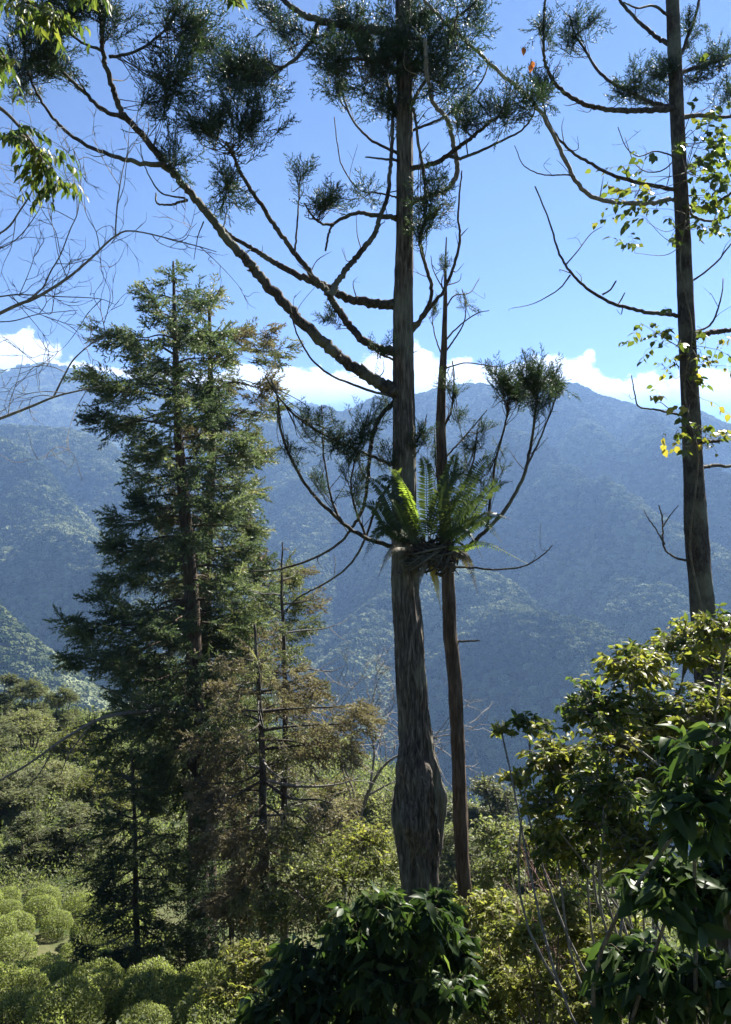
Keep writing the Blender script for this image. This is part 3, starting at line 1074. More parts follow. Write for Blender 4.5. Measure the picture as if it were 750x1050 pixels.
class Cedar:
    def __init__(self, name, label, d, rows, seed, group=None, bark=None, seg=48, step=2.0, fiss=.12, burl=None):
        self.d, self.r = d, np.random.default_rng(seed)
        cen, R, th = trunk_mesh(rows, d, seg, step, seed, fiss)
        if burl:
            for (py, h, ang, wd_, amp) in burl:
                z0 = (525 - py) / FPX * d
                dz = (cen[:, 2] - z0) / (h / FPX * d)
                da = np.angle(np.exp(1j * (th - ang)))
                R = R * (1 + amp * np.exp(-dz ** 2)[:, None] * np.exp(-(da / wd_) ** 2)[None])
        self.cen = cen
        self.base = cen[-1].copy()
        self.root = thing(name, self.base, label, 'tree', group)
        mb = MB()
        trunk_add(mb, cen, R, th)
        mb.build('trunk', bark or M_BARK, self.root, self.base, True)
        self.br = []       # (obj, mesh builder args, path, px path)

    def branch(self, pts, w0, w1, dd=0.0, twigs=.5, m=None, d0=None, label=None):
        r = self.r
        p = np.array(pts, float)
        seg = np.concatenate([[0], np.cumsum(np.hypot(*np.diff(p, axis=0).T))])
        t = seg / seg[-1]
        d0 = self.d if d0 is None else d0
        wv = .12 * np.sin(t * 5 + r.random() * 6) * t
        P3 = np.array([P(a, b, d0 + (dd * tt + q)) for (a, b), tt, q in zip(p, t, wv)])
        path = smooth_path(P3, 10 if w0 > 5 else 6)
        n = len(path)
        w = np.interp(np.linspace(0, 1, n), [0, .12, 1], [w0 * 1.25, w0, w1])
        path[2:-1] += r.normal(size=(n - 3, 3)) * (w[2:-1, None] * .10 / FPX * self.d)
        rad = w / 2 / FPX * path[:, 1]
        mb = MB()
        tube(mb, path, rad, 16 if w0 > 5 else 7, .15)
        L = seg[-1]
        for q in range(int(L / 30 * twigs)):
            i = r.integers(2, n - 1)
            dr = unit(path[i] - path[i - 1])
            out = unit(np.cross(dr, r.normal(size=3)))
            e = path[i] + (dr * .35 + out * .8 + np.array([0, 0, .35])) * r.uniform(.10, .42)
            mid = (path[i] + e) / 2 + r.normal(size=3) * .05
            tube(mb, smooth_path([path[i], mid, e], 4), np.linspace(min(rad[i] * .5, .008), .0022, 9), 4, .2)
            if r.random() < .5:
                f = mid + (e - mid) * .3
                tube(mb, np.array([f, f + (rand_dirs(1, r)[0] + np.array([0, 0, .6])) * .10]), [.003, .0015], 3, cap=False)
        o = mb.build('branch', m or M_LIMB, self.root, self.base, True)
        if label:
            o['label'] = label
        self.br.append((o, path))
        return path

    def clump(self, px, py, rx, ry=None, dens=1.0, m=None, tint=.4, ls=.31, up=.5, jit=.0):
        """A tuft of sprays round photo px (px,py) on the nearest branch."""
        r = self.r
        ry = ry or rx
        best = None
        for o, path in self.br:
            q = np.stack([375 + FPX * path[:, 0] / path[:, 1], 525 - FPX * path[:, 2] / path[:, 1]], -1)
            dist = np.hypot(q[:, 0] - px, q[:, 1] - py)
            i = int(dist.argmin())
            if best is None or dist[i] < best[0]:
                best = (dist[i], o, path, i)
        _, o, path, i = best
        d = path[i][1] + jit
        c = P(px, py, d)
        rad = np.array([rx, .8 * (rx + ry) / 2, ry]) / FPX * d
        wd, fl = MB(), MB()
        n = max(4, int(14 * dens * (rx * ry / 400.) ** .75))
        ends = c + rand_dirs(n, r) * rad * r.uniform(.25, 1, (n, 1)) ** .6
        lo = max(0, i - 11)
        hi = min(len(path), i + 12)
        src = path[r.integers(lo, hi, n)]
        hub = src * .45 + c * .55 + r.normal(size=(n, 3)) * rad * .25
        hub[:, 2] -= rad[2] * .25
        pos, dirs = [], []
        for k in range(n):
            pa = smooth_path([src[k], hub[k], ends[k]], 4)
            tube(wd, pa, np.linspace(.006, .002, len(pa)), 3, cap=False)
            for q in range(4):
                t = r.uniform(.45, 1)
                j = min(int(t * (len(pa) - 1)), len(pa) - 2)
                pos.append(pa[j])
                dirs.append(unit(pa[j + 1] - pa[j]) * .8 + rand_dirs(1, r)[0] * .55 + np.array([0, 0, up]))
        pos, dirs = np.array(pos), np.array(dirs)
        R = frames(dirs, r.normal(size=dirs.shape), r)
        tn = np.clip(tint + r.normal(size=len(pos)) * .18, 0, 1)
        for k in range(4):
            s = slice(k, None, 4)
            scatter(fl, SPRAYS[k], pos[s], R[s], ls * r.uniform(.55, 1.15, len(pos[s])), tn[s])
        w_ = fl.build('foliage', m or M_CEDAR, o, self.base)
        tw = wd.build('twig', M_LIMB, o, self.base)
        return w_


T1 = Cedar('cedar_tree', 'tall cedar with the thickest trunk, knotted near its foot, carrying big upswept limbs and ferns', 9.0,
           [(-60, 413, 14), (0, 413.5, 15.5), (100, 415, 15.5), (170, 415, 16.5), (250, 415, 17.5), (300, 414, 18.5), (400, 414, 21.5), (450, 415, 23), (500, 415, 24.5), (570, 415, 27), (650, 419, 29),
            (700, 423, 29.5), (740, 425, 29.5), (762, 426, 33), (790, 427, 38), (815, 429, 43), (835, 430, 45), (855, 431, 42), (880, 431, 36), (910, 431, 33), (960, 431, 38), (1010, 431, 46)],
           31, fiss=.20, step=1.4, seg=72, burl=[(800, 26, -1.0, .7, .28), (838, 22, -2.0, .6, .25), (822, 16, 0.1, .6, .18), (850, 26, -.3, .5, .15), (780, 18, -2.4, .5, .15)])
b1 = T1.branch([(412, 412), (404, 400), (379, 386), (354, 370), (327, 346), (299, 320), (275, 292), (254, 268), (243, 256), (222, 232), (201, 204), (173, 173), (149, 142), (126, 116), (116, 90), (107, 62), (104, 35), (103, 10), (100, -35)], 12, 3.2, -1.2, .8)
T1.branch([(171, 169), (139, 166), (114, 159), (90, 149), (69, 135), (52, 118), (40, 99), (31, 80), (26, 55), (20, 20)], 4.6, 1.8, -.4, .4, d0=8.1)
T1.branch([(128, 121), (107, 113), (87, 95), (69, 78), (52, 55), (38, 35), (31, 15), (26, -20)], 4.4, 2, -.5, .4, d0=8.0)
T1.branch([(112, 58), (132, 55), (152, 45), (170, 29), (180, 14), (184, -14)], 3, 1.6, .4, .6, d0=7.95)
T1.branch([(104, 51), (87, 45), (71, 33), (60, 20), (50, -10)], 3, 1.5, -.3, .5, d0=7.9)
T1.branch([(192, 205), (182, 208), (173, 210), (161, 208), (160, 198)], 2.8, 1.6, .2, .4, d0=8.2)
T1.branch([(190, 203), (166, 198), (153, 180), (146, 162), (144, 148)], 1.8, .9, -.2, .6, d0=8.2)
T1.branch([(209, 227), (203, 243), (199, 266)], 1.4, .6, .2, .5, d0=8.3)
b2 = T1.branch([(412, 313), (404, 312), (379, 311), (354, 304), (330, 292), (306, 282), (282, 269), (261, 256), (240, 244), (225, 230)], 10, 3, .9, .4)
b3 = T1.branch([(412, 364), (402, 360), (379, 353), (361, 337), (344, 313), (335, 299), (323, 285), (306, 264), (285, 236), (264, 204), (247, 177), (240, 160), (232, 145)], 8.5, 2.6, -.8, .5)
T1.branch([(338, 303), (351, 282), (368, 261), (384, 240), (389, 225), (398, 198), (401, 166), (403, 132), (401, 90)], 6, 3, .4, .6, d0=8.6)
T1.branch([(412, 222), (406, 223), (386, 221), (368, 218), (351, 224), (339, 234), (334, 257)], 5.5, 2, -.6, .5)
T1.branch([(342, 230), (330, 229), (321, 222), (312, 208)], 3, 1.4, -.3, .8, d0=8.5)
T1.branch([(302, 262), (304, 240), (306, 215), (307, 195), (309, 172)], 2.2, 1.2, .2, 1.2, d0=8.6)
T1.branch([(412, 36), (406, 33), (379, 31), (354, 26), (327, 21), (306, 12), (288, -4), (270, -25)], 9, 4, .7, .3)
T1.branch([(328, 20), (321, 38), (308, 55), (292, 68), (280, 66), (272, 58)], 5, 1.6, -.4, .4, d0=9.4)
T1.branch([(416, 176), (424, 173), (448, 166), (469, 152), (486, 139), (500, 127), (512, 118), (520, 100)], 5.6, 2, -.9, .4)
T1.branch([(462, 160), (472, 162), (490, 156), (511, 146), (535, 133), (547, 118), (549, 104)], 3.4, 1.2, -.4, .4, d0=8.6)
T1.branch([(414, 212), (428, 205), (441, 201), (458, 194), (469, 177), (465, 146), (458, 121), (444, 104), (438, 73), (436, 40)], 5.5, 4, -.5, .3, m=M_TWIG, label='pale twisting bough close right of the trunk')
T1.branch([(416, 338), (429, 330), (439, 313), (443, 295), (436, 271), (431, 247), (436, 225), (436, 194), (432, 163), (427, 132), (424, 110)], 4.4, 2.8, -.7, .4)
T1.branch([(416, 342), (424, 338), (441, 316), (458, 292), (469, 261), (472, 240), (470, 222), (472, 194), (474, 175)], 4.4, 1.4, -.3, .9)
T1.branch([(410, 204), (403, 201), (385, 197), (368, 194), (351, 170), (346, 146), (343, 120)], 2, 1, .7, .6)
T1.branch([(410, 158), (400, 153), (379, 142), (361, 121), (351, 94), (346, 70)], 3.2, 1.4, .5, .5)
T1.branch([(412, 164), (395, 163), (375, 161)], 3, 1.5, -.4, .2)
T1.branch([(418, 135), (427, 132), (455, 120), (479, 101), (496, 80), (502, 60)], 3, 1.4, .6, .4)
T1.branch([(412, 130), (404, 110), (396, 80), (382, 50), (376, 20)], 4, 2, .5, .3)
T1.branch([(416, 120), (430, 92), (448, 66), (462, 40), (470, 12)], 4, 2, -.5, .3)
T1.branch([(414, 90), (428, 60), (450, 30), (476, 12), (500, -8)], 4, 2, .5, .3)
T1.branch([(412, 80), (396, 66), (372, 60), (350, 62), (336, 72)], 4, 2, -.5, .3)
T1.branch([(410, 410), (399, 406), (372, 398), (344, 387), (323, 372), (309, 351), (302, 334), (298, 315)], 3, 1.2, -.9, .5)
T1.branch([(412, 408), (403, 413), (389, 429), (382, 448), (379, 470), (376, 505), (371, 525), (361, 541), (347, 558), (316, 575), (285, 584), (258, 586)], 5, 1.6, .9, .3)
T1.branch([(410, 478), (398, 500), (386, 520), (373, 556), (358, 580), (334, 598), (306, 613), (292, 628)], 3.2, 1.2, .9, .3)
T1.branch([(412, 480), (396, 474), (379, 467), (358, 457), (337, 448), (309, 431), (285, 406), (272, 385)], 3.4, 1.2, -1.0, .5)
b11 = T1.branch([(414, 566), (406, 562), (376, 552), (348, 533), (320, 505), (301, 475), (287, 437), (285, 409), (278, 388)], 5, 1.6, -.9, .7)
T1.branch([(352, 537), (343, 520), (339, 507), (332, 465), (331, 435), (330, 415)], 2.6, 1, .3, .8, d0=8.6)
T1.branch([(376, 552), (364, 520), (360, 495), (366, 465), (374, 440), (378, 420)], 2.4, 1, -.3, .8, d0=8.9)
T1.branch([(418, 470), (426, 455), (434, 440), (438, 425)], 2, 1, -.3, .5)
T1.branch([(416, 560), (424, 577), (450, 580), (483, 582), (511, 584), (539, 580), (558, 568), (567, 559)], 3, 1, -.8, .6)
T1.branch([(408, 372), (398, 366), (388, 362), (382, 352)], 2.4, 1.2, -.3, .6)

for a in ((190, 88, 38, 34), (232, 78, 44, 34), (262, 118, 30, 34), (210, 128, 34, 24), (182, 168, 16, 16), (230, 196, 22, 20), (254, 80, 38, 30), (215, 50, 30, 18), (165, 105, 20, 18)):
    T1.clump(*a, dens=.74, tint=.45, ls=.36)
for a in ((30, 60, 32, 30), (62, 66, 26, 24), (24, 92, 20, 20), (45, 30, 36, 20), (115, 22, 24, 24), (92, 10, 22, 18), (190, 22, 34, 16), (196, 40, 18, 14), (70, 10, 24, 18)):
    T1.clump(*a, dens=.7, tint=.4, ls=.34)
for a in ((275, 22, 25, 20), (300, 38, 22, 20), (350, 62, 34, 28), (376, 38, 42, 34), (384, 92, 24, 30), (424, 36, 48, 40), (458, 52, 36, 30), (482, 20, 30, 22), (462, 86, 24, 18), (344, 84, 22, 18), (400, 112, 24, 26),
          (420, 78, 36, 30), (398, 62, 36, 30), (440, 20, 40, 24), (360, 20, 34, 22), (330, 45, 24, 18), (470, 108, 18, 12)):
    T1.clump(*a, dens=.62, tint=.42, ls=.37)
for a in ((482, 126, 22, 16), (519, 114, 26, 22), (545, 106, 12, 16), (446, 210, 24, 28), (432, 236, 12, 18), (333, 206, 26, 18), (310, 176, 12, 12), (376, 204, 14, 10)):
    T1.clump(*a, dens=.9, tint=.42)
for a in ((389, 365, 14, 12), (338, 332, 12, 14), (339, 446, 24, 26), (322, 432, 18, 12), (376, 430, 20, 22), (396, 468, 14, 18), (366, 500, 16, 16), (372, 458, 16, 16), (348, 452, 18, 16), (356, 470, 18, 16), (328, 496, 14, 14), (436, 448, 14, 20), (300, 470, 12, 14), (395, 415, 10, 16)):
    T1.clump(*a, dens=.95, tint=.5, ls=.22)

T2 = Cedar('cedar_tree', 'thin cedar with a slender leaning trunk close right of the thickest one', 9.5,
           [(243, 458, 1), (270, 457, 2), (300, 457, 3.5), (350, 456, 5.5), (400, 453, 8), (440, 452, 9.5), (500, 455, 10.5), (560, 458, 11.5), (600, 460, 12.5), (650, 462, 13), (700, 467, 13), (800, 471, 13.5), (880, 474, 13.5), (1000, 483, 14)],
           37, bark=M_RBARK, seg=36, step=1.6, fiss=.34)
T2.branch([(462, 580), (474, 568), (488, 554), (516, 526), (535, 493), (544, 461), (549, 423), (551, 400), (552, 375)], 5, 1.8, -.6, .6)
T2.branch([(500, 540), (505, 500), (509, 470), (518, 437), (521, 414), (520, 385)], 2.8, 1.3, .3, .6, d0=9.3)
T2.branch([(540, 478), (552, 455), (562, 430), (570, 408), (574, 385)], 2.2, 1.1, .3, .6, d0=9.0)
T2.branch([(454, 440), (462, 425), (465, 405), (466, 385), (464, 370)], 2.4, 1.2, -.3, .8)
T2.branch([(456, 350), (470, 335), (488, 322), (502, 318)], 1.8, .8, -.4, .8)
T2.branch([(456, 362), (468, 345), (476, 330), (478, 310), (474, 296)], 1.8, .8, .3, .8)
T2.branch([(456, 370), (448, 350), (444, 330), (446, 312)], 1.6, .8, .3, .8)
T2.branch([(456, 318), (466, 303), (482, 300), (492, 285)], 1.6, .8, .4, .9)
T2.branch([(457, 300), (450, 288), (444, 275), (442, 262)], 1.4, .7, -.2, .9)
T2.branch([(455, 378), (480, 372), (510, 376), (528, 370)], 1.5, .7, -.5, .5)
T2.branch([(458, 530), (472, 505), (484, 480), (488, 455), (490, 440)], 3, 1.2, -.5, .6)
T2.branch([(458, 540), (450, 500), (447, 470), (446, 440)], 2.4, 1.2, .3, .6)
T2.branch([(468, 658), (480, 657.5), (492, 657)], 2.4, 1.6, -.2, 0)
T2.branch([(456, 470), (470, 455), (485, 438), (500, 420)], 2, 1, .5, .6)
for a in ((518, 385, 26, 28), (548, 382, 28, 30), (572, 394, 16, 20), (552, 408, 26, 14), (533, 400, 24, 16)):
    T2.clump(*a, dens=1.3, tint=.5, ls=.25)
for a in ((465, 392, 16, 20), (488, 455, 18, 18), (448, 462, 14, 20), (470, 430, 12, 16), (478, 312, 8, 10), (446, 318, 8, 12), (456, 270, 8, 12), (500, 430, 14, 12), (492, 500, 18, 22), (470, 486, 14, 22), (506, 474, 14, 18), (480, 530, 16, 16)):
    T2.clump(*a, dens=.8, tint=.5, ls=.20)

T3 = Cedar('cedar_tree', 'tall cedar with a leafy vine on its trunk, rising out of the right hand shrub', 10.0,
           [(-60, 688, 11), (0, 690, 12.5), (100, 694, 13.5), (170, 697, 14), (240, 701, 14.5), (300, 703, 15.5), (400, 707.5, 17), (480, 711.5, 18.5), (540, 714, 21.5), (600, 719, 22), (640, 722, 23), (900, 738, 28)],
           41, bark=M_LIMB, seg=40, step=2, fiss=.16)
T3.branch([(695, 112), (689, 111), (663, 113), (636, 113), (608, 109), (587, 100), (571, 87), (561, 69), (558, 52), (558, 20), (560, -10)], 6, 2, -.9, .9)
T3.branch([(692, 48), (686, 45), (674, 38), (660, 26), (646, 12), (636, 0), (625, -20)], 5, 2.5, .5, .5)
T3.branch([(695, 112), (667, 104), (646, 94), (629, 85), (611, 69), (601, 52), (590, 35), (584, 15)], 4.5, 1.6, .6, .9)
T3.branch([(700, 195), (691, 194), (663, 189), (636, 182), (611, 170), (590, 158), (573, 142), (561, 121), (558, 107), (560, 85)], 4.4, 1.4, -.4, 1.1)
T3.branch([(700, 206), (691, 204), (667, 208), (639, 208), (615, 204), (597, 194), (584, 173), (570, 142), (552, 111), (532, 90), (511, 73), (490, 52), (476, 40), (455, 21), (436, 0), (420, -20)], 5, 2.8, -1.6, .35, m=M_TWIG, label='longest bough, bowing up to the left across the sky')
T3.branch([(590, 181), (582, 179), (559, 179), (538, 170), (528, 149)], 1.8, .8, -.2, .8, d0=9.2)
T3.branch([(704, 324), (694, 323), (670, 321), (646, 316), (625, 309), (604, 297), (589, 283), (577, 266), (570, 248), (563, 225), (549, 191)], 4.4, 1.4, -.6, .5)
T3.branch([(618, 302), (626, 297), (632, 288)], 2, 1.6, -.2, 0)
T3.branch([(634, 312), (638, 306), (641, 300)], 1.6, 1.2, .1, 0)
T3.branch([(585, 282), (575, 295), (560, 305), (545, 312), (525, 316)], 1.5, .6, -.5, .8, d0=9.5)
T3.branch([(580, 272), (592, 258), (606, 240), (618, 232)], 1.4, .6, .4, .8, d0=9.5)
T3.branch([(696, 76), (701, 73), (725, 66), (750, 57), (775, 44)], 5, 2.5, .8, .4)
T3.branch([(694, 62), (698, 57), (712, 21), (717, 0), (720, -20)], 4, 2, .5, .5)
T3.branch([(698, 120), (720, 118), (745, 120), (775, 112)], 5, 2.5, .6, .4)
T3.branch([(702, 213), (708, 211), (720, 213), (733, 208), (750, 198), (775, 180)], 4, 2, -.5, .5)
T3.branch([(703, 212), (716, 224), (736, 226), (752, 220), (775, 214)], 3, 1.5, .4, .5)
T3.branch([(706, 290), (712, 287), (733, 271), (750, 250), (765, 230)], 2.4, 1.2, .4, .7)
T3.branch([(708, 348), (719, 344), (735, 340), (750, 338), (780, 330)], 6, 4, .6, .2)
T3.branch([(712, 340), (728, 334), (736, 318), (741, 300), (742, 285)], 2.4, 1, .5, 1.1)
T3.branch([(713, 481), (722, 479), (735, 477), (750, 478), (780, 474)], 4, 3, .6, .2)
T3.branch([(715, 577), (707, 575), (694, 572), (682, 563), (680, 542), (679, 529), (676, 518)], 2.6, 1.2, -.5, .4)
T3.branch([(682, 558), (676, 548), (672, 541), (664, 530), (661, 523)], 1.6, .9, -.2, .8, d0=9.6)
T3.branch([(680, 540), (688, 528), (696, 518)], 1.5, .8, .2, .8, d0=9.5)
T3.branch([(706, 427), (694, 425), (674, 420), (656, 417), (651, 403), (648, 385)], 2.6, 1, -.5, 1.0)
T3.branch([(712, 455), (722, 453), (738, 452)], 5, 3, -.4, 0)
T3.branch([(700, 170), (690, 160), (672, 155), (655, 160), (642, 150), (634, 130)], 1.8, .8, -.7, .9)
T3.branch([(700, 150), (684, 172), (664, 176), (650, 165), (641, 140)], 1.5, .7, .7, .9)
T3.branch([(690, 20), (672, 6), (655, 8), (640, 2)], 3, 1.5, -.6, .7)
for a in ((583, 30, 22, 20), (600, 22, 18, 16), (557, 90, 14, 18), (552, 100, 12, 14), (667, 80, 26, 22), (656, 92, 24, 16), (676, 72, 22, 18), (733, 62, 30, 20), (720, 84, 24, 14), (742, 92, 20, 14), (640, 100, 14, 10), (712, 30, 14, 18), (560, 30, 12, 18)):
    T3.clump(*a, dens=.8, tint=.45)


# ------------------------------------------------------------------ ferns lodged between the two trunks
def frond(path, width, n, r, droop=.25):
    mb = MB()
    pa = smooth_path(path, 8)
    L = len(pa)
    tube(mb, pa, np.linspace(.006, .002, L), 4, cap=False)
    t = np.linspace(.10, .995, n)
    ix = t * (L - 1)
    i0 = np.minimum(ix.astype(int), L - 2)
    pos = pa[i0] + (pa[i0 + 1] - pa[i0]) * (ix - i0)[:, None]
    dr = unit(pa[i0 + 1] - pa[i0])
    tw = unit(np.array([r.normal() * .4, -.75, .55]))
    side = unit(np.cross(dr, tw))
    up = np.cross(side, dr)
    prof = np.sin(np.pi * np.clip(t * .93 + .09, 0, 1)) ** .75 * (1 - .25 * t)
    for sg in (1, -1):
        d = unit(side * sg + dr * .45 + up * .1 + np.array([0, 0, -droop]) + r.normal(size=(n, 3)) * .06)
        scatter(mb, leaf_proto(.12, .01, .12), pos, frames(d, up), width * .5 * np.maximum(prof, .12) * r.uniform(.85, 1.1, n), np.clip(.5 + r.normal(size=n) * .15, 0, 1))
    return mb


r = np.random.default_rng(61)
fern_base = P(437, 566, 8.75)
fern = thing('fern', fern_base, 'large fern lodged between the thick and thin cedar trunks, one upright frond bright', 'fern')
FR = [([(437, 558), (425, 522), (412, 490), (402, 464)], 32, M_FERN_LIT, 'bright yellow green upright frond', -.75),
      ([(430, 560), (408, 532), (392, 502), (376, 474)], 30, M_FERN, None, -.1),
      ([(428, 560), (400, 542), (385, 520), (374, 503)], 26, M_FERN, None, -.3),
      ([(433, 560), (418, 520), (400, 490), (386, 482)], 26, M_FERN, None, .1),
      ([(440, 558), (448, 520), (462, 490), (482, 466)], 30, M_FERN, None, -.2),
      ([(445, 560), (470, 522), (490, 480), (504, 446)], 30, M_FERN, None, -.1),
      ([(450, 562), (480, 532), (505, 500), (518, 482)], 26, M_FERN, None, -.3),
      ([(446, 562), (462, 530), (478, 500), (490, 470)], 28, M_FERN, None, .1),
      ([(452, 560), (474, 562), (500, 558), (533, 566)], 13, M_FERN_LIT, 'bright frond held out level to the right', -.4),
      ([(447, 574), (445, 586), (448, 600), (451, 613)], 18, M_FERN_YELLOW, 'small yellow frond hanging below the roots', -.3),
      ([(440, 560), (438, 522), (437, 482), (432, 456)], 26, M_FERN, None, .15),
      ([(442, 560), (455, 512), (464, 478), (466, 452)], 26, M_FERN, None, -.1),
      ([(452, 562), (476, 545), (500, 528), (516, 524)], 22, M_FERN, None, -.2),
      ([(432, 562), (412, 548), (396, 538), (384, 540)], 20, M_FERN, None, -.35),
      ([(448, 560), (470, 536), (484, 512), (494, 500)], 24, M_FERN, None, -.5),
      ([(436, 560), (424, 535), (417, 508), (415, 480)], 24, M_FERN, None, -.35),
      ([(444, 560), (456, 536), (466, 512), (480, 494)], 22, M_FERN, None, -.45),
      ([(430, 564), (414, 560), (400, 566), (392, 584)], 18, M_CEDAR_BROWN, 'dead brown frond hanging down on the left', -.45),
      ([(452, 566), (468, 566), (480, 576), (486, 596)], 18, M_CEDAR_BROWN, 'dead brown frond hanging down on the right', -.3),
      ([(440, 566), (436, 578), (430, 594), (428, 608)], 14, M_CEDAR_BROWN, None, -.5),
      ([(428, 560), (404, 545), (388, 545), (378, 562)], 22, M_FERN, None, -.5),
      ([(452, 560), (474, 540), (494, 534), (508, 548)], 22, M_FERN, None, -.55),
      ([(446, 560), (466, 545), (480, 545), (490, 560)], 20, M_FERN, None, -.75),
      ([(434, 560), (420, 545), (408, 520), (402, 500)], 22, M_FERN, None, -.6)]
for px_, w_, m_, lab, dd in FR:
    q = np.array([P(a + (a - 437) * .10 * (i == 3), b + (8 + 10 * r.random()) * (i == 3), 8.8 + dd * i / 3) for i, (a, b) in enumerate(px_)])
    o = frond(q, w_ * r.uniform(.7, 1.0) / FPX * 8.8, 44, r, r.uniform(.1, .6)).build('frond', m_, fern, fern_base)
    if lab:
        o['label'] = lab
rt = MB()
for k in range(170):
    a = P(r.uniform(412, 468), r.uniform(550, 580), 8.8 + r.uniform(-.12, .2))
    b = P(r.uniform(410, 472), r.uniform(558, 590), 8.8 + r.uniform(-.18, .2))
    tube(rt, smooth_path([a, (a + b) / 2 + r.normal(size=3) * .05 + np.array([0, 0, -.03]), b], 4), np.linspace(.016, .006, 9), 5, .3)
rt.build('root_mass', M_LIMB, fern, fern_base)

# ------------------------------------------------------------------ vine on the right hand cedar
r = np.random.default_rng(62)
vb = P(738, 900, 9.8)
vb[2] = gz(vb[0], vb[1])
vine = thing('climbing_vine', vb, 'leafy climbing vine with yellowing leaves wound round the right hand cedar trunk', 'vine')
vw, vl = MB(), MB()
vs = smooth_path([vb, P(726, 760, 9.78), P(722, 640, 9.78), P(708, 560, 9.8), P(716, 470, 9.78), P(702, 400, 9.8), P(710, 340, 9.8), P(698, 270, 9.82), P(706, 200, 9.82), P(696, 140, 9.84)], 8)
tube(vw, vs, np.linspace(.018, .005, len(vs)), 6, .2)


def vine_group(px, py, rx, ry, n, tint):
    e = np.array([P(px + r.normal() * rx, py + r.normal() * ry, 9.75 + r.normal() * .35) for _ in range(n)])
    q = np.stack([375 + FPX * vs[:, 0] / vs[:, 1], 525 - FPX * vs[:, 2] / vs[:, 1]], -1)
    s = np.array([vs[np.argmin(np.hypot(q[:, 0] - px, q[:, 1] - py)) + 0] * .35 + k * .65 + r.normal(size=3) * .12 for k in e])
    leafy_twigs(vw, vl, s, e, LEAF_WIDE, .105, 7, r, tint, .55, .003, .2)
    for k in range(0, n, 3):
        a = vs[np.argmin(np.hypot(q[:, 0] - px, q[:, 1] - py))]
        tube(vw, smooth_path([a, (a + s[k]) / 2 + r.normal(size=3) * .06, s[k]], 4), np.linspace(.006, .003, 9), 4, cap=False)


for a in ((690, 360, 20, 20, 10, .6), (716, 385, 20, 24, 12, .75), (735, 360, 14, 20, 7, .5), (664, 352, 10, 10, 4, .5), (700, 425, 16, 20, 8, .75), (735, 440, 14, 16, 8, .5), (705, 455, 8, 8, 3, .8),
          (725, 170, 20, 34, 24, .35), (745, 140, 14, 28, 22, .3), (740, 205, 14, 20, 14, .4), (730, 235, 18, 14, 8, .4), (655, 215, 30, 16, 9, .55), (622, 195, 14, 22, 6, .6), (676, 180, 18, 14, 6, .4), (640, 240, 12, 10, 4, .5)):
    vine_group(*a)
vw.build('stem', M_STEM, vine, vb)
vl.build('foliage', M_VINE, vine, vb)

# ------------------------------------------------------------------ leafy boughs hanging in at the upper left (their tree stands just outside)
r = np.random.default_rng(63)
LB = P(-470, 525, 4.6)
LB[2] = gz(LB[0], LB[1]) - .1
lt = thing('broadleaf_tree', LB, 'broadleaf tree at the upper left corner with drooping pointed leaves', 'tree')
mb = MB()
tp = smooth_path([LB, P(-460, 600, 4.6), P(-440, 300, 4.6), P(-430, 60, 4.6), P(-400, -120, 4.6)], 10)
tube(mb, tp, np.linspace(.13, .05, len(tp)), 16, .1)
mb.build('trunk', M_BARK, lt, LB, True)
for pts, n, reach in (([(-432, 120), (-250, 40), (-80, 70), (-10, 104), (22, 132), (44, 165), (52, 190)], 34, 1.0),
                      ([(-425, 40), (-220, -70), (-60, -40), (0, -8), (30, 2), (52, 18)], 26, .9),
                      ([(-430, 60), (-260, 10), (-100, 20), (-40, 30), (-6, 44), (10, 66)], 22, .8),
                      ([(-410, -80), (-150, -140), (0, -70), (70, -14), (80, -18), (96, -12)], 8, .5),
                      ([(-410, -90), (-100, -190), (100, -90), (210, -22), (232, -6), (250, 6)], 5, .5)):
    p = smooth_path([P(a, b, 4.6 + .25 * math.sin(i)) for i, (a, b) in enumerate(pts)], 6)
    wd, fl = MB(), MB()
    tube(wd, p, np.linspace(.022, .003, len(p)), 6, .1)
    i = r.integers(int(len(p) * .62), len(p), n)
    st = p[i]
    en = st + (rand_dirs(n, r) * np.array([.8, .8, .3]) + np.array([.12, 0, -.30])) * r.uniform(.18, .38, (n, 1)) * reach
    leafy_twigs(wd, fl, st, en, LEAF_LONG, .074, 12, r, .5, .75, .0025, .1)
    o = wd.build('branch', M_STEM, lt, LB)
    fl.build('foliage', M_SHRUB, o, LB)

# ------------------------------------------------------------------ bare twiggy tree at the left edge
r = np.random.default_rng(64)


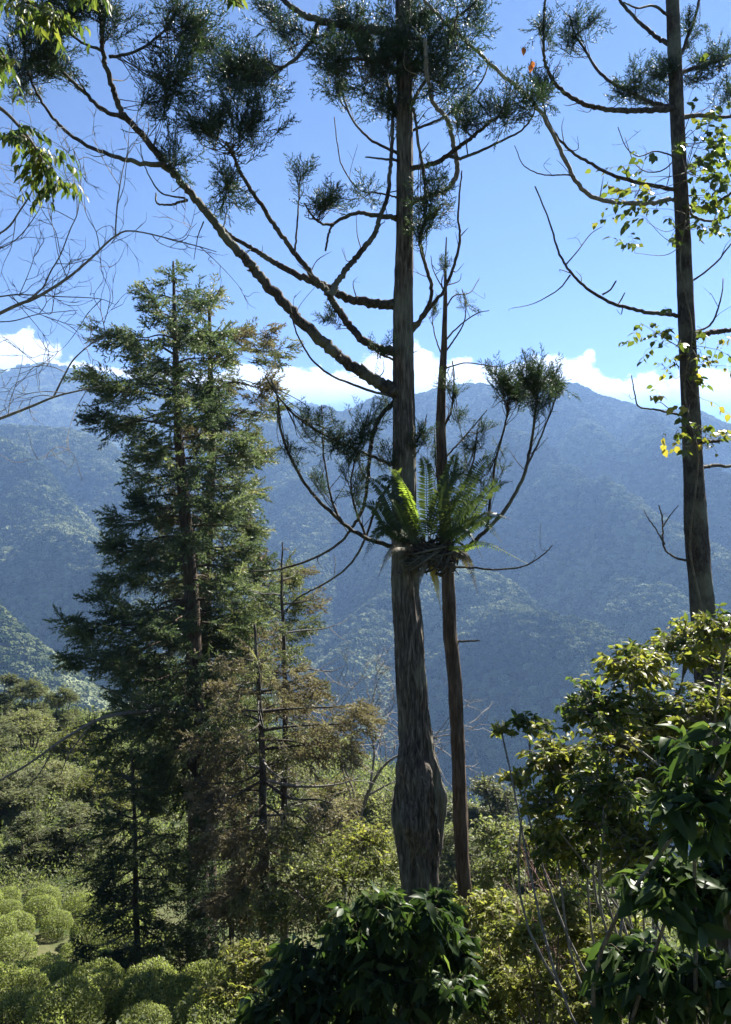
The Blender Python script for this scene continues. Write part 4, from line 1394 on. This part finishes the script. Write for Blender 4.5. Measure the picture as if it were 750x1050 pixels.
def bare(name, label, base, trunk, rad, boughs, d, seed, m, tw=1.0, fine=.30):
    r = np.random.default_rng(seed)
    root = thing(name, base, label, 'tree')
    mb = MB()
    t = smooth_path(trunk, 8)
    tube(mb, t, np.linspace(rad, rad * .4, len(t)), 12, .12)
    mb.build('trunk', m, root, base, True)
    for pts, w0, w1, dd in boughs:
        p = smooth_path([P(a, b, d + dd * i / len(pts)) for i, (a, b) in enumerate(pts)], 6)
        wd = MB()
        tube(wd, p, np.linspace(w0, w1, len(p)) / 2 / FPX * d, 5, .12)

        def twig(p0, d0, L, lev):
            q = [p0]
            dr = d0
            for k in range(4):
                dr = unit(dr + r.normal(size=3) * .28 + np.array([0, 0, .06]))
                q.append(q[-1] + dr * L / 4)
            q = smooth_path(q, 3)
            tube(wd, q, np.linspace(.0035, .0012, len(q)) * (1.2 if lev == 0 else .8) * d / 6, 3, cap=False)
            if lev < 2:
                for k in range(3 if lev == 0 else 2):
                    i = r.integers(3, len(q) - 1)
                    twig(q[i], unit(unit(q[i] - q[i - 1]) + rand_dirs(1, r)[0] * .8), L * r.uniform(.4, .65), lev + 1)
        for k in range(int(len(p) * .30 * tw)):
            i = r.integers(len(p) // 4, len(p) - 1)
            twig(p[i], unit(unit(p[i + 1] - p[i]) * .6 + rand_dirs(1, r)[0] * .8), r.uniform(.5, 1.2) * fine * d / 3, 0)
        wd.build('branch', m, root, base, True)
    return root


bb = P(-330, 525, 6.2)
bb[2] = gz(bb[0], bb[1]) - .1
bare('bare_tree', 'leafless grey tree reaching thin twigs in from the left edge', bb, [bb, P(-330, 650, 6.2), P(-300, 450, 6.2), P(-280, 250, 6.2), P(-240, 60, 6.2)], .07,
     [([(-310, 470), (-150, 400), (0, 321), (35, 306), (69, 285), (94, 264), (118, 242), (139, 237), (194, 250), (222, 258)], 4.5, .8, -.3),
      ([(118, 242), (121, 204), (128, 166), (139, 146)], 1.8, .7, .2),
      ([(20, 313), (42, 297), (52, 278), (62, 261), (72, 235), (80, 215), (83, 173), (74, 150)], 2.0, .7, .2),
      ([(-290, 380), (-120, 330), (-20, 306), (0, 304), (20, 302), (60, 304), (100, 306), (118, 312)], 2.6, .6, -.3),
      ([(-280, 300), (-60, 262), (0, 239), (21, 215), (35, 190), (33, 170)], 3.0, .8, -.2),
      ([(-280, 250), (-80, 320), (0, 330), (40, 322), (80, 318)], 2.2, .6, .3),
      ([(-270, 240), (-120, 250), (-40, 260), (10, 250), (40, 215), (48, 190)], 2.2, .6, .4)], 6.2, 65, M_TWIG, .6)
wb = P(-210, 525, 7.0)
wb[2] = gz(wb[0], wb[1]) - .1
bare('bare_tree', 'leafless tree with a whitish bough reaching in below the clouds at the left edge', wb, [wb, P(-210, 720, 7.0), P(-190, 560, 7.0), P(-170, 420, 7.0)], .05,
     [([(-190, 540), (-90, 460), (0, 429), (31, 417), (62, 405), (104, 396)], 4.4, 1.4, -.2),
      ([(55, 407), (66, 385), (76, 368), (94, 352), (107, 344), (106, 330)], 2.2, .8, -.2)], 7.0, 66, M_TWIG, .5)

# pale leafless tree behind the knotted trunk
pb_ = P(352, 905, 17.0)
pb_[2] = gz(pb_[0], pb_[1]) - .1
bare('bare_tree', 'pale leafless branching tree standing between the withered cedar and the knotted trunk', pb_, [pb_, P(354, 900, 17), P(366, 850, 17), P(378, 810, 17)], .07,
     [([(372, 830), (384, 800), (400, 780), (430, 765), (450, 755)], 4, 1.2, -.5), ([(366, 850), (362, 810), (345, 770), (330, 735)], 3, 1, .4), ([(380, 806), (384, 770), (378, 740), (384, 715)], 3, 1, .6),
      ([(360, 870), (340, 840), (315, 825), (290, 830)], 2.6, 1, -.5), ([(378, 815), (410, 800), (440, 800)], 2.4, 1, .3), ([(368, 840), (352, 790), (352, 750)], 2.4, 1, -.3)], 17.0, 67, M_TWIG, 1.6, .26)


# ------------------------------------------------------------------ shrubs near the camera
def px_bush(name, label, cat, blobs, d, base_px, m, n_tw, per, llen, proto, seed, ddep=.5, **kw):
    """blobs in photo px: (px, py, rx[, ry[, depth offset]])"""
    r = np.random.default_rng(seed)
    b = P(base_px, 525, d)
    b[2] = gz(b[0], b[1]) - .05
    bl = []
    for q in blobs:
        rx = q[2]
        ry = q[3] if len(q) > 3 else rx
        dd = d + (q[4] if len(q) > 4 else r.uniform(-1, 1) * ddep)
        bl.append((P(q[0], q[1], dd) - b, rx / FPX * dd, .5 * (rx + ry) / FPX * dd, ry / FPX * dd))
    return bush(name, b, bl, label, cat, m, n_tw, per, llen, proto, seed, **kw)


px_bush('big_leaved_shrub', 'dark glossy shrub with big drooping leaves around the foot of the knotted trunk', 'shrub',
        [(425, 952, 42, 38), (372, 962, 44, 40), (458, 972, 34, 42), (320, 1000, 46, 40), (400, 1010, 56, 48), (466, 1020, 28, 36), (290, 1040, 46, 34), (442, 930, 28, 18), (350, 1040, 54, 40), (392, 932, 28, 22)],
        7.4, 400, M_BIGLEAF, 520, 8, .175, [LEAF_LONG, LEAF, leaf_proto(.2, .14, .42), leaf_proto(.17, -.03, .05), leaf_proto(.21, .02, .55)], 71, .4, up=.7, droop=.6, stem_r=.025, twl=.5, tint=.4)

px_bush('leafy_shrub', 'large leafy shrub with yellow green sunlit top filling the right side', 'shrub',
        [(708, 668, 46, 40), (745, 655, 36, 40), (652, 690, 44, 36), (612, 730, 46, 38), (675, 745, 56, 46), (735, 735, 50, 48), (570, 780, 38, 32), (622, 815, 50, 44), (690, 820, 56, 50), (545, 745, 26, 16), (515, 752, 18, 12),
         (562, 835, 36, 30), (590, 800, 44, 40), (640, 770, 50, 44), (625, 850, 44, 40), (570, 870, 34, 30), (745, 810, 44, 44), (780, 700, 50, 60), (600, 870, 40, 34), (660, 880, 46, 40), (530, 800, 22, 14)],
        5.9, 720, M_SHRUB, 1900, 11, .070, LEAF, 72, .7, m_wood=M_TWIG, tw=.0055, droop=.3, stem_r=.014, twl=.6, tint=.68, up=.5)

px_bush('big_leaved_plant', 'very dark big leaved plant nearest the camera in the lower right corner', 'plant',
        [(712, 830, 46, 44), (745, 780, 36, 36), (690, 920, 56, 52), (745, 925, 52, 60), (655, 990, 44, 40), (720, 1015, 60, 54), (640, 1030, 30, 26), (700, 762, 22, 14), (780, 860, 50, 80)],
        3.3, 720, M_BIGLEAF, 270, 9, .12, [LEAF, leaf_proto(.2, .14, .4), leaf_proto(.24, .02, .1), leaf_proto(.19, .1, .6), LEAF_LONG], 75, .25, up=.7, droop=.5, stem_r=.014, twl=.5, tint=.35)

for i, (lab, bl, d, bp, m, n, L, pr) in enumerate((
        ('sunny weedy shrub right beside the thin trunk, low down', [(505, 940, 36, 34), (520, 985, 40, 36), (500, 1030, 40, 34)], 8.6, 510, M_SUNNY, 330, .085, LEAF),
        ('yellow green shrub in the sunny gap between the thin trunk and the dark corner plant', [(560, 945, 44, 36), (590, 985, 44, 36), (560, 1030, 46, 36)], 8.0, 570, M_SUNNY, 380, .085, LEAF),
        ('leafy bush under the left end of the big right hand shrub', [(545, 880, 38, 32), (585, 900, 36, 30), (610, 930, 34, 32)], 9.5, 570, M_SHRUB, 300, .085, LEAF),
        ('low sunlit bush at the bottom edge left of the dark corner plant', [(620, 1000, 36, 32), (600, 1040, 40, 34), (640, 960, 30, 26)], 6.6, 620, M_SUNNY, 260, .08, LEAF),
        ('small bush whose top shows right of the thin trunk at knot height', [(505, 860, 26, 24), (515, 895, 30, 26)], 11.5, 508, M_MID, 240, .09, LEAF_S),
        ('olive bush left of the knotted trunk with fine sunny leaves', [(372, 865, 34, 28), (350, 900, 38, 30), (395, 890, 24, 26)], 10.8, 370, M_SUNNY, 360, .075, LEAF_S),
        ('pale bush between the withered cedar and the dark glossy shrub', [(305, 905, 36, 30), (330, 940, 36, 30), (285, 940, 32, 28)], 11.0, 305, M_MID, 340, .08, LEAF_S),
        ('green bush in front of the conifer foot at the bottom of the picture', [(255, 985, 34, 26), (285, 1000, 36, 28), (240, 1020, 40, 26)], 10.0, 260, M_SUNNY, 300, .08, LEAF),
        ('sunny leafy bush just in front of the dry pinkish twigs', [(535, 965, 36, 32), (575, 935, 34, 28), (550, 1015, 40, 36), (600, 960, 30, 28)], 6.9, 560, M_SUNNY, 330, .075, LEAF),
        ('small dark bush behind the dark glossy shrub on its right', [(480, 930, 20, 28), (488, 970, 22, 30)], 9.6, 485, M_SHRUB, 150, .10, LEAF),
)):
    px_bush('leafy_bush', lab, 'bush', bl, d, bp, m, int(n * 1.3), 9, L * .85, pr, 80 + i, .4, droop=.25, stem_r=.012, twl=.5, tint=.55, up=.45)

# dry reddish twigs in front of the sunny gap
r = np.random.default_rng(68)
db = P(570, 525, 7.2)
db[2] = gz(db[0], db[1])
ds = thing('dry_shrub', db, 'dry leafless shrub with pinkish brown twigs below the right hand shrub', 'shrub')
mb = MB()
for k in range(26):
    e = P(r.uniform(520, 650), r.uniform(850, 900), 7.2 + r.uniform(-.4, .4))
    md = db * .5 + e * .5 + r.normal(size=3) * .2
    p = smooth_path([db + r.normal(size=3) * np.array([.1, .1, 0]), md, e], 6)
    tube(mb, p, np.linspace(.008, .002, len(p)), 4, cap=False)
    for q in range(6):
        i = r.integers(6, len(p) - 1)
        f = p[i] + (unit(p[i + 1] - p[i]) + rand_dirs(1, r)[0] * .9) * r.uniform(.1, .35)
        tube(mb, smooth_path([p[i], (p[i] + f) / 2 + r.normal(size=3) * .02, f], 3), np.linspace(.003, .0012, 7), 3, cap=False)
mb.build('twig', bark_mat('pink_twig', (.12, .07, .06), (.22, .14, .12), (.32, .23, .2), 30, .3, .5, (.3, .25, .22), .2), ds, db)

# two withered orange leaves caught on the long bough
mb = MB()
for px_, py_ in ((537, 54), (546, 68), (544, 72)):
    scatter(mb, LEAF_WIDE, [P(px_, py_ - 6, 8.9)], frames(np.array([[.1, .1, -1.]]), np.array([[.2, -1., .1]])), .09, .3)
tag(mb.build('withered_leaf', M_RED, T3.root, T3.base), 'orange withered leaves caught on the bough')


# ------------------------------------------------------------------ ground cover over the whole near slope (stuff)
def build_cover():
    r = np.random.default_rng(9)
    mb = MB()
    for lo, hi, n, hmin, hmax, ll, per in ((2.5, 12, 2600, .12, .5, .07, 36), (12, 26, 4200, .2, .8, .11, 34), (26, 60, 6500, .25, .9, .20, 36), (60, 150, 7000, .6, 1.8, .40, 34)):
        y = np.sqrt(r.uniform(lo * lo, hi * hi, n))
        x = r.uniform(-.62, .62, n) * y
        tea = (y > 8.8) & (y < 22.5) & (x < -1.2) & (x > -.62 * y)
        keep = ~tea | (r.random(n) < .04)
        x, y = x[keep], y[keep]
        n = len(x)
        tall = .35 + 1.3 * vnoise(x * .5 + 50, y * .5) ** 1.5
        h = r.uniform(hmin, hmax, n) * tall
        h = np.where((y > 8.8) & (y < 22.5) & (x < -1.2), .18, h)
        z = near_ground(x, y)
        c = np.stack([x, y, z], -1)
        k = per
        u = r.random((n, k)) ** .7
        off = r.normal(size=(n, k, 3)) * np.array([.45, .45, 0]) * (h[:, None, None] * .8 + .1)
        pos = c[:, None] + off + (u * h[:, None])[..., None] * np.array([0, 0, 1.0])
        pos[..., 2] += (near_ground(pos[..., 0], pos[..., 1]) - z[:, None])
        pos = pos.reshape(-1, 3)
        d = unit(r.normal(size=pos.shape) + np.array([0, 0, .5]))
        nr = unit(r.normal(size=pos.shape) * .6 + np.array([0, 0, 1.0]))
        tn = np.clip(np.repeat(.45 + r.normal(size=n) * .22, k) + r.normal(size=n * k) * .13, 0, 1)
        scatter(mb, leaf_small(.22, .08), pos, frames(d, nr), ll * r.uniform(.5, 1.2, len(pos)), tn)
    tag(mb.build('undergrowth', M_MID), 'mixed leafy undergrowth covering the near slope', 'undergrowth', kind='stuff')


build_cover()
